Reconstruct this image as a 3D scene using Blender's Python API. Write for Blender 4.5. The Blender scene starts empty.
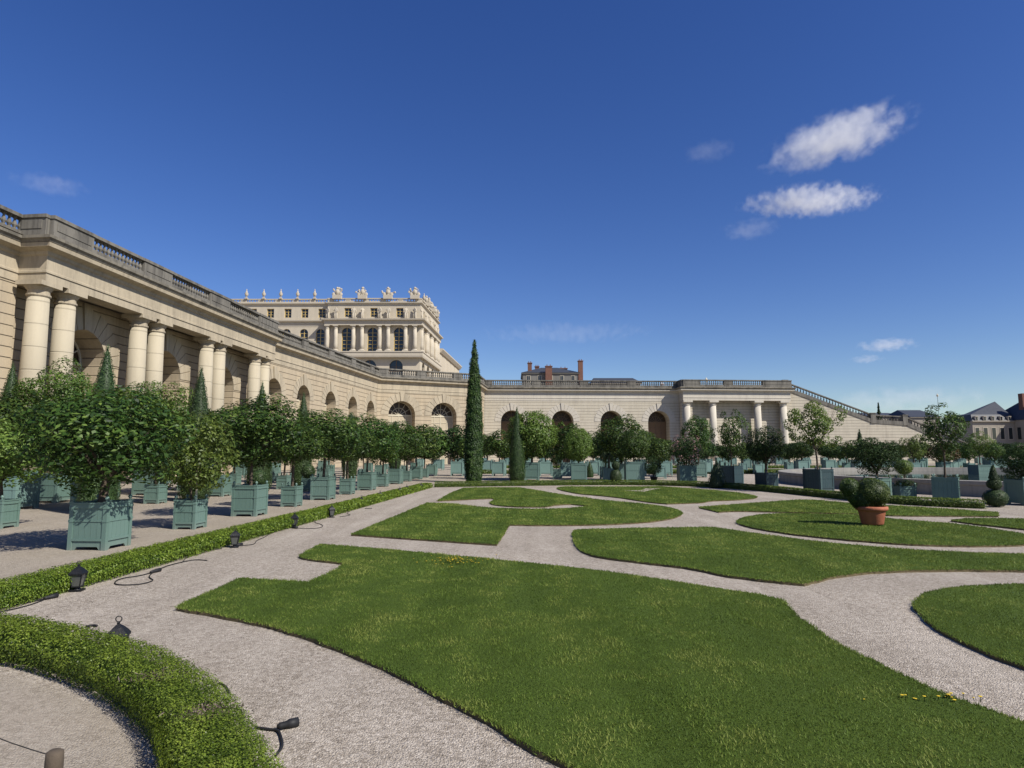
import bpy, bmesh, math, random
import numpy as np
from mathutils import Vector, Matrix, noise as mnoise
from mathutils.geometry import tessellate_polygon
random.seed(7); np.random.seed(7)
PI = math.pi
sc = bpy.context.scene
COL = sc.collection
H = 2.0; F = 640.0; HOR = 453.0
TH = math.atan((HOR-384)/F)
AX = 0.0641                       # the garden's long axis runs (AX, 1) on the ground
ARZ = -math.atan(AX)

# ------------------------------------------------------------ camera
cam = bpy.data.cameras.new('camera'); co = bpy.data.objects.new('camera', cam); COL.objects.link(co)
cam.sensor_width = 36; cam.lens = 36*F/1024; cam.clip_end = 6000; cam.clip_start = .05
co.location = (0, 0, H); co.rotation_euler = (PI/2+TH, 0, 0)
sc.camera = co

def gp(px, py, z=0.0):            # where the sight line through a pixel meets the level z
    u = (px-512)/F; v = -(py-384)/F
    y = math.cos(TH)-math.sin(TH)*v; dz = math.sin(TH)+math.cos(TH)*v
    t = (z-H)/dz
    return (u*t, y*t)
def gl(L, Y): return (-L+AX*Y, Y)  # L metres left of the axis, Y metres along

# ------------------------------------------------------------ world, sun, view
w = bpy.data.worlds.new('World'); sc.world = w; w.use_nodes = True
nt = w.node_tree; nt.nodes.clear()
SUN_EL = math.radians(43); SUN_AZ = math.radians(125)   # clockwise from +Y
sky = nt.nodes.new('ShaderNodeTexSky'); sky.sky_type = 'NISHITA'; sky.sun_disc = False
sky.sun_elevation = SUN_EL; sky.sun_rotation = SUN_AZ; sky.altitude = 300; sky.air_density = 1.0; sky.dust_density = .35; sky.ozone_density = 3.2
bg = nt.nodes.new('ShaderNodeBackground'); bg.inputs[1].default_value = .085
wo = nt.nodes.new('ShaderNodeOutputWorld')
hsv = nt.nodes.new('ShaderNodeHueSaturation'); hsv.inputs['Saturation'].default_value = 1.27; hsv.inputs['Hue'].default_value = .519; hsv.inputs['Value'].default_value = 1.0
nt.links.new(sky.outputs[0], hsv.inputs['Color']); nt.links.new(hsv.outputs[0], bg.inputs[0]); nt.links.new(bg.outputs[0], wo.inputs[0])
sl = bpy.data.lights.new('sun', 'SUN'); sl.energy = 5.0; sl.angle = math.radians(.55); sl.color = (1, .95, .86)
so = bpy.data.objects.new('sun', sl); COL.objects.link(so)
sd = Vector((math.sin(SUN_AZ)*math.cos(SUN_EL), math.cos(SUN_AZ)*math.cos(SUN_EL), math.sin(SUN_EL)))
so.rotation_euler = sd.to_track_quat('Z', 'Y').to_euler(); so.location = sd*200
sc.view_settings.view_transform = 'Standard'; sc.view_settings.look = 'None'; sc.view_settings.exposure = .42; sc.view_settings.gamma = 1
sc.render.engine = 'CYCLES'
cy = sc.cycles
cy.use_denoising = True
try: cy.denoiser = 'OPENIMAGEDENOISE'
except Exception: pass
cy.max_bounces = 6; cy.diffuse_bounces = 3; cy.glossy_bounces = 2; cy.transmission_bounces = 3; cy.volume_bounces = 2; cy.transparent_max_bounces = 6
cy.caustics_reflective = False; cy.caustics_refractive = False; cy.sample_clamp_indirect = 6

# ------------------------------------------------------------ materials
def mat(name, col, rough=.8, spec=.3):
    m = bpy.data.materials.new(name); m.use_nodes = True
    b = m.node_tree.nodes['Principled BSDF']
    b.inputs['Base Color'].default_value = (*col, 1); b.inputs['Roughness'].default_value = rough
    b.inputs['Specular IOR Level'].default_value = spec
    return m
class N:                            # small node helper
    def __init__(s, m): s.t = m.node_tree; s.b = s.t.nodes.get('Principled BSDF'); s.out = s.t.nodes.get('Material Output')
    def n(s, typ, **kw):
        nd = s.t.nodes.new(typ)
        for k, v in kw.items():
            if k.startswith('i_'):
                key = k[2:]; key = int(key) if key.isdigit() else key.replace('_', ' ')
                nd.inputs[key].default_value = v
            else: setattr(nd, k, v)
        return nd
    def l(s, a, b): s.t.links.new(a, b)
    def coord(s, kind='Object'): return s.n('ShaderNodeTexCoord').outputs[kind]
    def noise(s, vec, scale, detail=4, rough=.55):
        nd = s.n('ShaderNodeTexNoise', i_Scale=scale, i_Detail=detail, i_Roughness=rough); s.l(vec, nd.inputs['Vector']); return nd.outputs['Fac']
    def mapping(s, vec, scale):
        nd = s.n('ShaderNodeMapping'); nd.inputs['Scale'].default_value = scale; s.l(vec, nd.inputs['Vector']); return nd.outputs[0]
    def ramp(s, fac, stops):
        nd = s.n('ShaderNodeValToRGB'); el = nd.color_ramp.elements
        while len(el) < len(stops): el.new(.5)
        for e, (p, c) in zip(el, stops): e.position = p; e.color = (*c, 1) if len(c) == 3 else c
        s.l(fac, nd.inputs[0]); return nd.outputs[0]
    def mix(s, fac, a, b, mode='MIX'):
        nd = s.n('ShaderNodeMix', data_type='RGBA', blend_type=mode)
        if hasattr(fac, 'links'): s.l(fac, nd.inputs[0])
        else: nd.inputs[0].default_value = fac
        for v, i in ((a, 6), (b, 7)):
            if hasattr(v, 'links'): s.l(v, nd.inputs[i])
            else: nd.inputs[i].default_value = (*v, 1)
        return nd.outputs[2]
    def math(s, op, a, b=None, clamp=False):
        nd = s.n('ShaderNodeMath', operation=op, use_clamp=clamp)
        for v, i in ((a, 0), (b, 1)):
            if v is None: continue
            if hasattr(v, 'links'): s.l(v, nd.inputs[i])
            else: nd.inputs[i].default_value = v
        return nd.outputs[0]
    def bump(s, h, dist=.02, strength=1.0):
        nd = s.n('ShaderNodeBump', i_Strength=strength, i_Distance=dist); s.l(h, nd.inputs['Height']); s.l(nd.outputs[0], s.b.inputs['Normal'])
    def col(s, c): s.l(c, s.b.inputs['Base Color'])

def stone(name, a, b, dark, course=0, grime=.35, joints=False, groove=.72):
    m = mat(name, a, .85, .2); n = N(m); c = n.coord()
    big = n.noise(c, .35, 5, .6); fine = n.noise(c, 6, 5, .65)
    col = n.mix(big, a, b)
    blot = n.ramp(n.noise(n.mapping(c, (.8, .8, .18)), 1.2, 6, .7), [(.46, (0, 0, 0)), (.72, (1, 1, 1))])
    col = n.mix(n.math('MULTIPLY', blot, grime), col, dark)
    col = n.mix(n.math('MULTIPLY', fine, .28), col, dark)
    strk = n.ramp(n.noise(n.mapping(c, (1.5, 1.5, .07)), 2.4, 5, .7), [(.5, (0, 0, 0)), (.75, (1, 1, 1))])      # rain streaks
    col = n.mix(n.math('MULTIPLY', strk, grime*.9), col, dark)
    h = n.math('MULTIPLY', fine, .25)
    if course:
        sep = n.n('ShaderNodeSeparateXYZ'); n.l(c, sep.inputs[0])
        fr = n.math('FRACT', n.math('DIVIDE', sep.outputs[2], course))
        d = n.math('ABSOLUTE', n.math('SUBTRACT', fr, .5))
        g = n.math('MULTIPLY', n.math('SUBTRACT', d,   .5-.045/course), course/.035, clamp=True)   # the groove
        cell = n.math('FLOOR', n.math('DIVIDE', sep.outputs[2], course))
        wn = n.n('ShaderNodeTexWhiteNoise', noise_dimensions='2D')
        bl = n.math('FLOOR', n.math('ADD', n.math('DIVIDE', n.math('ADD', sep.outputs[0], n.math('MULTIPLY', sep.outputs[1], 1.0)), 1.9), n.math('MULTIPLY', cell, .5)))
        cmb = n.n('ShaderNodeCombineXYZ'); n.l(cell, cmb.inputs[0]); n.l(bl, cmb.inputs[1]); n.l(cmb.outputs[0], wn.inputs['Vector'])
        col = n.mix(n.math('MULTIPLY', wn.outputs[0], .55), col, b if not joints else dark)
        col = n.mix(n.math('MULTIPLY', g, groove), col, tuple(x*.35 for x in dark))
        h = n.math('SUBTRACT', h, n.math('MULTIPLY', g, 2.0*min(1, groove*1.4)))
    n.col(col); n.bump(h, .03, .9)
    return m
M = {}
M['wall'] = stone('limestone_courses', (.50, .41, .28), (.39, .325, .235), (.17, .14, .105), course=.62, grime=.45, groove=.66)
M['wall_pale'] = stone('limestone_pale_courses', (.55, .50, .40), (.47, .425, .34), (.22, .19, .155), course=.55, grime=.45, groove=.55)
M['column'] = stone('limestone_drums', (.45, .395, .29), (.38, .335, .25), (.23, .20, .155), course=1.35, grime=.35, groove=.28)
M['trim'] = stone('limestone_trim', (.47, .40, .29), (.39, .335, .245), (.16, .137, .105), grime=.55)
M['trim_pale'] = stone('limestone_trim_pale', (.56, .52, .44), (.48, .44, .37), (.26, .23, .2), grime=.35)
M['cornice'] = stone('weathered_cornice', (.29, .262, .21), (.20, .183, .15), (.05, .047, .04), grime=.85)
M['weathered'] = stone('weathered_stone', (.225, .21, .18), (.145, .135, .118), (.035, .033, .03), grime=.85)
M['palace'] = stone('palace_stone', (.52, .455, .35), (.46, .405, .32), (.26, .23, .18), grime=.25)
M['palace_trim'] = stone('palace_trim', (.50, .445, .355), (.44, .39, .315), (.26, .23, .18), grime=.2)
M['basin'] = stone('basin_stone', (.33, .31, .28), (.26, .245, .22), (.12, .11, .10), grime=.6)
M['town'] = stone('town_wall', (.32, .285, .235), (.27, .24, .20), (.16, .15, .13), grime=.3)
M['town_grey'] = stone('grey_town_wall', (.19, .185, .17), (.16, .155, .145), (.09, .09, .085), grime=.4)
M['pane'] = mat('window_glass', (.02, .024, .028), .08, .6)
M['pane_dark'] = mat('dull_glass', (.05, .033, .022), .35, .25)
M['brown_panel'] = mat('brown_panels', (.17, .108, .062), .7)
M['panel'] = mat('cream_panels', (.40, .345, .25), .7)
M['gilt'] = mat('gilded_joinery', (.50, .37, .14), .5)
M['cream'] = mat('cream_joinery', (.52, .47, .36), .5)
M['darkwood'] = mat('dark_joinery', (.15, .10, .062), .6)
M['slate'] = mat('slate', (.045, .05, .06), .55)
M['brick'] = mat('brick', (.15, .075, .055), .9)
M['lead'] = mat('lead', (.12, .125, .13), .5)
M['iron'] = mat('black_iron', (.007, .0075, .009), .5, .35)
M['cable'] = mat('black_rubber', (.015, .015, .016), .6)
M['soil'] = mat('soil', (.06, .042, .028), .95)
M['turf_edge'] = mat('turf_edge', (.10, .078, .04), .95)
M['bark'] = mat('bark', (.085, .066, .048), .9)
M['terracotta'] = mat('terracotta', (.34, .115, .062), .75)
for nm, sc_ in (('slate', 1.2), ('brick', 2.5), ('terracotta', 7), ('bark', 9), ('iron', 14)):
    n = N(M[nm]); c = n.coord(); k = n.noise(c, sc_, 6, .7); base = tuple(n.b.inputs['Base Color'].default_value)[:3]
    n.col(n.mix(k, tuple(x*.55 for x in base), tuple(min(1, x*1.4) for x in base))); n.bump(k, .02, .5)

def paint(name, colr):
    m = mat(name, colr, .5, .4); n = N(m); c = n.coord()
    k = n.noise(n.mapping(c, (7, 7, .9)), 3, 5, .6); k2 = n.noise(c, 2.5, 5, .65)
    info = n.n('ShaderNodeObjectInfo').outputs['Random']
    a = n.mix(k, tuple(x*.82 for x in colr), tuple(x*1.12 for x in colr))
    wear = n.ramp(k2, [(.55, (0, 0, 0)), (.78, (1, 1, 1))])
    a = n.mix(n.math('MULTIPLY', wear, .3), a, tuple(x*.45+.05 for x in colr))
    sep = n.n('ShaderNodeSeparateXYZ'); n.l(c, sep.inputs[0])
    splash = n.math('MULTIPLY', n.math('SUBTRACT', .22, sep.outputs[2]), 2.2, clamp=True)      # dust splashed up from the gravel
    a = n.mix(n.math('MULTIPLY', splash, n.noise(c, 8, 4, .6)), a, (.27, .25, .22))
    a = n.mix(n.math('MULTIPLY', info, .22), a, (.20, .29, .27))
    n.col(a); n.bump(k, .006, .5); return m
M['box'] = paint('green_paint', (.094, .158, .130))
M['box_shaded'] = paint('shaded_green_paint', (.016, .036, .044))  # darker copy of the box green, with shade put into its colour
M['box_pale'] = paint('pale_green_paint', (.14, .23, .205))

def leafmat(name, dark, mid, light, trans=.3, rough=.5, spec=.35):
    m = mat(name, mid, rough, spec); n = N(m)
    at = n.n('ShaderNodeAttribute', attribute_name='tint').outputs['Fac']
    info = n.n('ShaderNodeObjectInfo').outputs['Random']
    c = n.ramp(at, [(0, dark), (.5, mid), (1, light)])
    hs = n.n('ShaderNodeHueSaturation', i_Saturation=1.0); n.l(c, hs.inputs['Color'])
    n.l(n.math('ADD', n.math('MULTIPLY', info, .022), .494), hs.inputs['Hue'])
    n.l(n.math('ADD', n.math('MULTIPLY', info, .35), .83), hs.inputs['Value'])
    n.col(hs.outputs[0])
    tr = n.n('ShaderNodeBsdfTranslucent'); mx = n.n('ShaderNodeMixShader', i_0=trans)
    tc = n.mix(.5, hs.outputs[0], light); n.l(tc, tr.inputs[0])
    n.l(n.b.outputs[0], mx.inputs[1]); n.l(tr.outputs[0], mx.inputs[2]); n.l(mx.outputs[0], n.out.inputs[0])
    return m
M['citrus'] = leafmat('citrus_leaves', (.011, .027, .006), (.040, .078, .013), (.120, .168, .032), .22, .5, .24)
M['dark_leaf'] = leafmat('dark_leaves', (.010, .024, .008), (.024, .050, .014), (.06, .092, .026), .2, .6, .15)  # dark green foliage, deepened by painting in the trees' shaded fronts
M['light_leaf'] = leafmat('light_leaves', (.05, .085, .014), (.105, .16, .026), (.19, .24, .05), .35)
M['yew'] = leafmat('clipped_yew', (.022, .040, .012), (.040, .068, .019), (.075, .11, .032), .12)
M['cypress'] = leafmat('cypress_foliage', (.016, .034, .009), (.036, .066, .014), (.07, .105, .022), .12)
M['myrtle'] = leafmat('myrtle_foliage', (.034, .062, .009), (.076, .122, .017), (.145, .20, .03), .25)
M['boxwood'] = leafmat('boxwood_leaves', (.040, .072, .007), (.130, .195, .019), (.25, .32, .045), .3, .45)
M['boxhedge_far'] = leafmat('far_boxwood', (.045, .075, .010), (.105, .155, .022), (.18, .23, .04), .25)
M['pot_box'] = leafmat('pot_boxwood', (.018, .036, .007), (.055, .092, .014), (.125, .17, .03), .15)
M['reddish'] = leafmat('reddish_leaves', (.05, .03, .015), (.09, .055, .025), (.13, .09, .04), .3)
M['blossom'] = leafmat('pink_blossom', (.30, .15, .14), (.42, .25, .23), (.55, .40, .36), .3)
M['yellow'] = mat('yellow_petals', (.62, .45, .03), .6)
M['grass'] = leafmat('grass_blades', (.042, .072, .011), (.108, .160, .022), (.22, .245, .055), .3, .6, .2)
M['twig'] = leafmat('dry_twigs', (.10, .075, .055), (.17, .13, .10), (.26, .21, .17), .1)

# gravel: pale mixed pebbles
def gravel(name, dark, mid, light, scale, sand=0.0):
    m = mat(name, mid, .9, .15); n = N(m); c = n.coord()
    v = n.n('ShaderNodeTexVoronoi', i_Scale=scale); n.l(c, v.inputs['Vector'])
    sep = n.n('ShaderNodeSeparateColor'); n.l(v.outputs['Color'], sep.inputs[0])
    col = n.ramp(sep.outputs[0], [(0, dark), (.35, mid), (.75, mid), (1, light)])
    v2 = n.n('ShaderNodeTexVoronoi', i_Scale=scale*.37); n.l(c, v2.inputs['Vector'])
    sep2 = n.n('ShaderNodeSeparateColor'); n.l(v2.outputs['Color'], sep2.inputs[0])
    col = n.mix(.35, col, n.ramp(sep2.outputs[0], [(0, dark), (.4, mid), (1, light)]))
    big = n.noise(c, .45, 6, .6); big2 = n.noise(n.mapping(c, (2.2, .25, 1)), .9, 5, .6)
    col = n.mix(n.ramp(big, [(.38, (0, 0, 0)), (.68, (1, 1, 1))]), col, n.mix(.34, col, tuple(x*.55 for x in mid)))
    col = n.mix(n.math('MULTIPLY', n.ramp(big2, [(.45, (0, 0, 0)), (.7, (1, 1, 1))]), .25), col, light)
    if sand: col = n.mix(n.math('MULTIPLY', n.noise(c, 1.3, 5, .6), sand), col, (.33, .27, .2))
    n.col(col)
    hh = n.math('ADD', n.math('MULTIPLY', v.outputs['Distance'], -1.0), n.math('MULTIPLY', sep.outputs[1], .5))
    n.bump(hh, .012, .9); return m
M['gravel'] = gravel('gravel', (.13, .107, .083), (.345, .297, .242), (.59, .53, .455), 72)
M['sand'] = gravel('sandy_gravel', (.18, .155, .122), (.325, .285, .235), (.46, .41, .345), 70, .4)
M['turf'] = mat('turf', (.06, .105, .018), .95, .1)
n = N(M['turf']); c = n.coord()
a = n.noise(c, .5, 5, .6); b_ = n.noise(c, 38, 4, .75); st = n.noise(n.mapping(c, (1.4, .16, 1)), 1.0, 3, .5)
col = n.mix(a, (.055, .088, .012), (.085, .125, .018)); col = n.mix(n.math('MULTIPLY', b_, .75), col, (.026, .044, .008))
col = n.mix(n.math('MULTIPLY', n.ramp(st, [(.42, (0, 0, 0)), (.6, (1, 1, 1))]), .35), col, (.085, .13, .025))
n.col(col); n.bump(b_, .03, 1.0)
M['water'] = mat('water', (.03, .045, .04), .04, .5)

# ------------------------------------------------------------ mesh builder
class MB:
    def __init__(s, o=(0, 0, 0)): s.v = []; s.f = []; s.o = o; s.mi = []
    def add(s, vs, fs, mi=0):
        k = len(s.v); s.v += [tuple(p) for p in vs]; s.f += [tuple(i+k for i in f) for f in fs]; s.mi += [mi]*len(fs); return s
    def box(s, c, size, rz=0.0, taper=1.0, mi=0):
        x, y, z = (d/2 for d in size); t = taper
        p = [(-x, -y, -z), (x, -y, -z), (x, y, -z), (-x, y, -z), (-x*t, -y*t, z), (x*t, -y*t, z), (x*t, y*t, z), (-x*t, y*t, z)]
        cs, sn = math.cos(rz), math.sin(rz)
        p = [(c[0]+a*cs-b*sn, c[1]+a*sn+b*cs, c[2]+d) for a, b, d in p]
        return s.add(p, [(0, 3, 2, 1), (4, 5, 6, 7), (0, 1, 5, 4), (1, 2, 6, 5), (2, 3, 7, 6), (3, 0, 4, 7)], mi)
    def prism(s, poly, z0, z1, mi=0):      # poly counter-clockwise in plan
        k = len(poly)
        vs = [(x, y, z0) for x, y in poly]+[(x, y, z1) for x, y in poly]
        return s.add(vs, [tuple(range(k-1, -1, -1)), tuple(range(k, 2*k))]+[(i, (i+1) % k, k+(i+1) % k, k+i) for i in range(k)], mi)
    def lathe(s, prof, c=(0, 0, 0), seg=12, mi=0):
        vs = []; fs = []
        for r, z in prof:
            for i in range(seg):
                a = 2*PI*i/seg; vs.append((c[0]+r*math.cos(a), c[1]+r*math.sin(a), c[2]+z))
        for j in range(len(prof)-1):
            for i in range(seg):
                i2 = (i+1) % seg; fs.append((j*seg+i, j*seg+i2, (j+1)*seg+i2, (j+1)*seg+i))
        fs.append(tuple(range(seg-1, -1, -1))); fs.append(tuple((len(prof)-1)*seg+i for i in range(seg)))
        return s.add(vs, fs, mi)
    def tube(s, pts, rad, seg=6, mi=0):
        pts = [Vector(p) for p in pts]; k = len(pts)
        if not hasattr(rad, '__len__'): rad = [rad]*k
        vs = []; fs = []; up = None
        for i, p in enumerate(pts):
            d = (pts[min(i+1, k-1)]-pts[max(i-1, 0)]).normalized()
            if up is None: up = d.orthogonal().normalized()
            up = (up-d*up.dot(d)); up = up.normalized() if up.length > 1e-5 else d.orthogonal().normalized()
            sd_ = d.cross(up)
            for q in range(seg):
                a = 2*PI*q/seg; vs.append(tuple(p+(up*math.cos(a)+sd_*math.sin(a))*rad[i]))
        for i in range(k-1):
            for q in range(seg):
                q2 = (q+1) % seg; fs.append((i*seg+q, i*seg+q2, (i+1)*seg+q2, (i+1)*seg+q))
        fs.append(tuple(range(seg-1, -1, -1))); fs.append(tuple((k-1)*seg+q for q in range(seg)))
        return s.add(vs, fs, mi)
    def ball(s, c, r, seg=10, rings=6, mi=0):
        if not hasattr(r, '__len__'): r = (r, r, r)
        vs = [(c[0], c[1], c[2]-r[2])]
        for j in range(1, rings):
            ph = -PI/2+PI*j/rings
            for i in range(seg):
                a = 2*PI*i/seg; vs.append((c[0]+r[0]*math.cos(ph)*math.cos(a), c[1]+r[1]*math.cos(ph)*math.sin(a), c[2]+r[2]*math.sin(ph)))
        vs.append((c[0], c[1], c[2]+r[2])); top = len(vs)-1; fs = []
        for i in range(seg):
            i2 = (i+1) % seg
            fs.append((0, 1+i2, 1+i))
            for j in range(rings-2): fs.append((1+j*seg+i, 1+j*seg+i2, 1+(j+1)*seg+i2, 1+(j+1)*seg+i))
            fs.append((1+(rings-2)*seg+i, 1+(rings-2)*seg+i2, top))
        return s.add(vs, fs, mi)
    def mesh(s, name, mats, smooth=False):
        me = bpy.data.meshes.new(name)
        ox, oy, oz = s.o
        me.from_pydata([(x-ox, y-oy, z-oz) for x, y, z in s.v], [], s.f)
        for m in (mats if isinstance(mats, (list, tuple)) else [mats]): me.materials.append(m)
        if any(s.mi): me.polygons.foreach_set('material_index', s.mi)
        if smooth: me.polygons.foreach_set('use_smooth', [True]*len(s.f))
        me.update(); return me
    def build(s, name, mats, parent=None, smooth=False, loc=None):
        return link(name, s.mesh(name, mats, smooth), parent, loc)
def link(name, me, parent=None, loc=None):
    o = bpy.data.objects.new(name, me); COL.objects.link(o)
    if parent is not None: o.parent = parent
    if loc is not None: o.location = loc
    return o
def tag(o, label=None, cat=None, group=None, kind=None):
    for k, v in (('label', label), ('category', cat), ('group', group), ('kind', kind)):
        if v: o[k] = v
    return o
def empty(name, loc, label, cat, group=None, rz=0.0):
    o = bpy.data.objects.new(name, None); COL.objects.link(o); o.location = loc; o.rotation_euler = (0, 0, rz)
    o.empty_display_size = .2
    return tag(o, label, cat, group)
KIDS = {}
def kids_of(o): return [c for c in COL.objects if c.parent == o] if o.name not in KIDS else KIDS[o.name]
def copy_tree(o, parent=None):
    c = o.copy(); COL.objects.link(c); c.parent = parent
    if o.name not in KIDS: KIDS[o.name] = [k for k in COL.objects if k.parent == o]
    for ch in KIDS[o.name]: copy_tree(ch, c)
    return c
ORD = ['first', 'second', 'third', 'fourth', 'fifth', 'sixth', 'seventh', 'eighth', 'ninth', 'tenth', 'eleventh', 'twelfth', 'thirteenth', 'fourteenth', 'fifteenth', 'sixteenth']

def quads_mesh(name, V, tint, m, tri=False):
    """V: (n, k, 3) leaf corners -> one mesh with a per-point tint."""
    nq, k = V.shape[:2]
    me = bpy.data.meshes.new(name)
    me.vertices.add(nq*k); me.vertices.foreach_set('co', V.reshape(-1).astype(np.float32))
    me.loops.add(nq*k); me.loops.foreach_set('vertex_index', np.arange(nq*k, dtype=np.int32))
    me.polygons.add(nq); me.polygons.foreach_set('loop_start', np.arange(0, nq*k, k, dtype=np.int32))
    at = me.attributes.new('tint', 'FLOAT', 'POINT'); at.data.foreach_set('value', np.repeat(np.clip(tint, 0, 1), k).astype(np.float32))
    me.materials.append(m); me.update(calc_edges=True); me.validate()
    return me
def nrm(a): return a/np.maximum(np.linalg.norm(a, axis=1, keepdims=True), 1e-9)
def leaves(P, Nn, ln, wd, rng, droop=.35):
    """kite leaves at P whose faces look along Nn."""
    n_ = len(P)
    r = rng.normal(size=(n_, 3)); r[:, 2] -= droop
    t = nrm(r-Nn*np.sum(r*Nn, axis=1, keepdims=True)); b = np.cross(Nn, t)
    L = (ln*rng.uniform(.65, 1.25, n_))[:, None]; W = (wd*rng.uniform(.7, 1.2, n_))[:, None]
    fold = Nn*W*.22
    return np.stack([P-t*L*.5, P+b*W*.5+fold-t*L*.05, P+t*L*.5, P-b*W*.5+fold-t*L*.05], axis=1)
# ------------------------------------------------------------ the ground
def sheet(name, poly, z, m, kind='structure'):
    tris = tessellate_polygon([[Vector((x, y, 0)) for x, y in poly]])
    me = bpy.data.meshes.new(name); me.from_pydata([(x, y, z) for x, y in poly], [], [tuple(t) for t in tris])
    me.materials.append(m); me.update()
    bm = bmesh.new(); bm.from_mesh(me)
    for f in bm.faces:
        if f.normal.z < 0: f.normal_flip()
    bm.to_mesh(me); bm.free()
    return tag(link(name, me), kind=kind)
sheet('ground', [(-2500, -200), (2500, -200), (2500, 4000), (-2500, 4000)], 0, M['gravel'])
sheet('side_path', [gl(7.45, -6), gl(7.45, 37.5), gl(-14, 38.2), gl(-14, 116), gl(31.4, 116), gl(31.4, -6)], .004, M['sand'])

def smooth(pts, it=3, corner=48):
    pts = [Vector(p) for p in pts]
    n_ = len(pts); keep = []
    for i in range(n_):
        a = (pts[i]-pts[i-1]); b = (pts[(i+1) % n_]-pts[i])
        keep.append(abs(math.degrees(a.angle_signed(b))) > corner if a.length > 1e-6 and b.length > 1e-6 else False)
    for _ in range(it):
        np_, nk = [], []
        for i in range(n_):
            p, q = pts[i], pts[(i+1) % n_]
            if keep[i]: np_.append(p); nk.append(True)
            else: np_.append(p*.75+q*.25); nk.append(False)
            if not keep[(i+1) % n_]: np_.append(p*.25+q*.75); nk.append(False)
        pts, keep = np_, nk; n_ = len(pts)
    return pts
def resample(pts, near=.12):
    out = []
    for i in range(len(pts)):
        p, q = pts[i], pts[(i+1) % len(pts)]
        d = (q-p).length; st = max(near, near*p.length/9)
        k = max(1, min(40, int(d/st)))
        for j in range(k): out.append(p.lerp(q, j/k))
    return out
LAWNS = {}
def lawn(px, z=.055, world=None, fine=True, corner=48):
    pts = world or [gp(x, y, z) for x, y in px]
    area = sum(pts[i][0]*pts[(i+1) % len(pts)][1]-pts[(i+1) % len(pts)][0]*pts[i][1] for i in range(len(pts)))
    if area < 0: pts = pts[::-1]
    pts = smooth(pts, 3, corner)
    if fine:
        pts = resample(pts)
        pts = [p+Vector((mnoise.noise((p.x*2.3, p.y*2.3, 1)), mnoise.noise((p.x*2.3, p.y*2.3, 7))))*.035+Vector((mnoise.noise((p.x*9, p.y*9, 3)), mnoise.noise((p.x*9, p.y*9, 9))))*.018 for p in pts]
    k = len(pts)
    tris = tessellate_polygon([[Vector((p.x, p.y, 0)) for p in pts]])
    me = bpy.data.meshes.new('lawn')
    vs = [(p.x, p.y, z-.012) for p in pts]
    low = []
    for i in range(k):
        d = (pts[(i+1) % k]-pts[i-1]); nn = Vector((d.y, -d.x)).normalized() if d.length > 1e-6 else Vector((0, 0))
        low.append((pts[i].x+nn.x*.012, pts[i].y+nn.y*.012, -.01))
    me.from_pydata(vs+low, [], [tuple(t) for t in tris]+[(i, k+i, k+(i+1) % k, (i+1) % k) for i in range(k)])
    me.materials.append(M['turf']); me.materials.append(M['turf_edge'])
    me.polygons.foreach_set('material_index', [0]*len(tris)+[1]*k); me.update()
    bm = bmesh.new(); bm.from_mesh(me); bmesh.ops.recalc_face_normals(bm, faces=bm.faces)
    if sum(f.normal.z*f.calc_area() for f in bm.faces if f.material_index == 0) < 0:
        for f in bm.faces: f.normal_flip()
    bm.to_mesh(me); bm.free()
    o = tag(link('lawn', me), kind='structure')
    LAWNS[o.name] = np.array([(p.x, p.y) for p in pts]); return o
# front lawn with its notch
lawn([(176, 606), (215, 613), (262, 622), (300, 632), (350, 650), (400, 672), (450, 697), (500, 725), (540, 748), (585, 772), (660, 830), (760, 960), (1500, 960), (1400, 850), (1180, 770),
      (1024, 719), (970, 702), (925, 684), (880, 663), (835, 641), (801, 618), (790, 607), (784, 599), (764, 594), (715, 587), (640, 575), (570, 566), (500, 559), (420, 551.5), (350, 545.5), (322, 543.5), (299, 553.5), (300, 557), (345, 562), (338, 568), (309, 581), (240, 577)])
# the scroll
lawn([(351.7, 533.6), (496, 543.4), (509, 523.9), (542, 524.4), (597, 524), (644, 521.7), (672, 518), (683, 513), (678, 509.5), (665, 506), (640, 503), (612, 500.7), (585, 497.5), (560, 494), (536, 489.8), (519, 487.2), (490, 487.0), (464, 487.6), (450, 493),
      (437.7, 500.4), (465, 499), (492, 497.8), (497, 499), (488.4, 502.3), (496, 504.8), (520, 506.2), (545, 506.2), (556, 504.2), (572, 503.6), (592, 505.4), (578, 507.2), (540, 508.9), (488, 507.4), (461, 504.4), (449, 502.8), (428, 502.4)])
lawn([(575, 529), (598.6, 528.2), (657, 527), (713, 526.5), (743, 531), (784, 536.6), (827, 542), (890, 547.4), (950, 551), (1030, 553.5), (1130, 555), (1130, 574), (1024, 569), (944, 568.4), (887, 569.5), (845, 573), (816, 579), (804, 582.8), (731, 575.5), (690, 566), (624, 559.3), (578, 552), (573, 533)])
lawn([(914, 601), (919, 596), (930, 590), (959, 585.5), (1024, 582.5), (1200, 581), (1300, 640), (1300, 790), (1120, 708), (1060, 678), (1024, 663), (1000, 655.6), (962, 640.6), (932, 624), (917, 609)])
lawn([(736, 520.6), (743, 517), (762, 513.6), (784, 512.8), (827, 513.6), (858, 514.2), (887, 517.6), (926.5, 521), (969, 524.4), (1024, 533.2), (1045, 537), (1040, 541), (1024, 543.8), (994, 544.8), (952, 544.8), (901, 543), (856, 539.6), (815, 535.7), (788, 532.7), (754, 527.3), (739, 523)])
lawn([(698.8, 506.8), (719, 511.2), (731, 510.3), (768, 510.9), (815, 512.2), (858, 512.9), (891, 515), (952, 515.2), (998, 515.5), (996, 511.8), (945, 508.2), (891, 505.2), (850, 503), (815, 499.5), (801, 499.2), (746.6, 503), (729, 504.4)])
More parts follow.
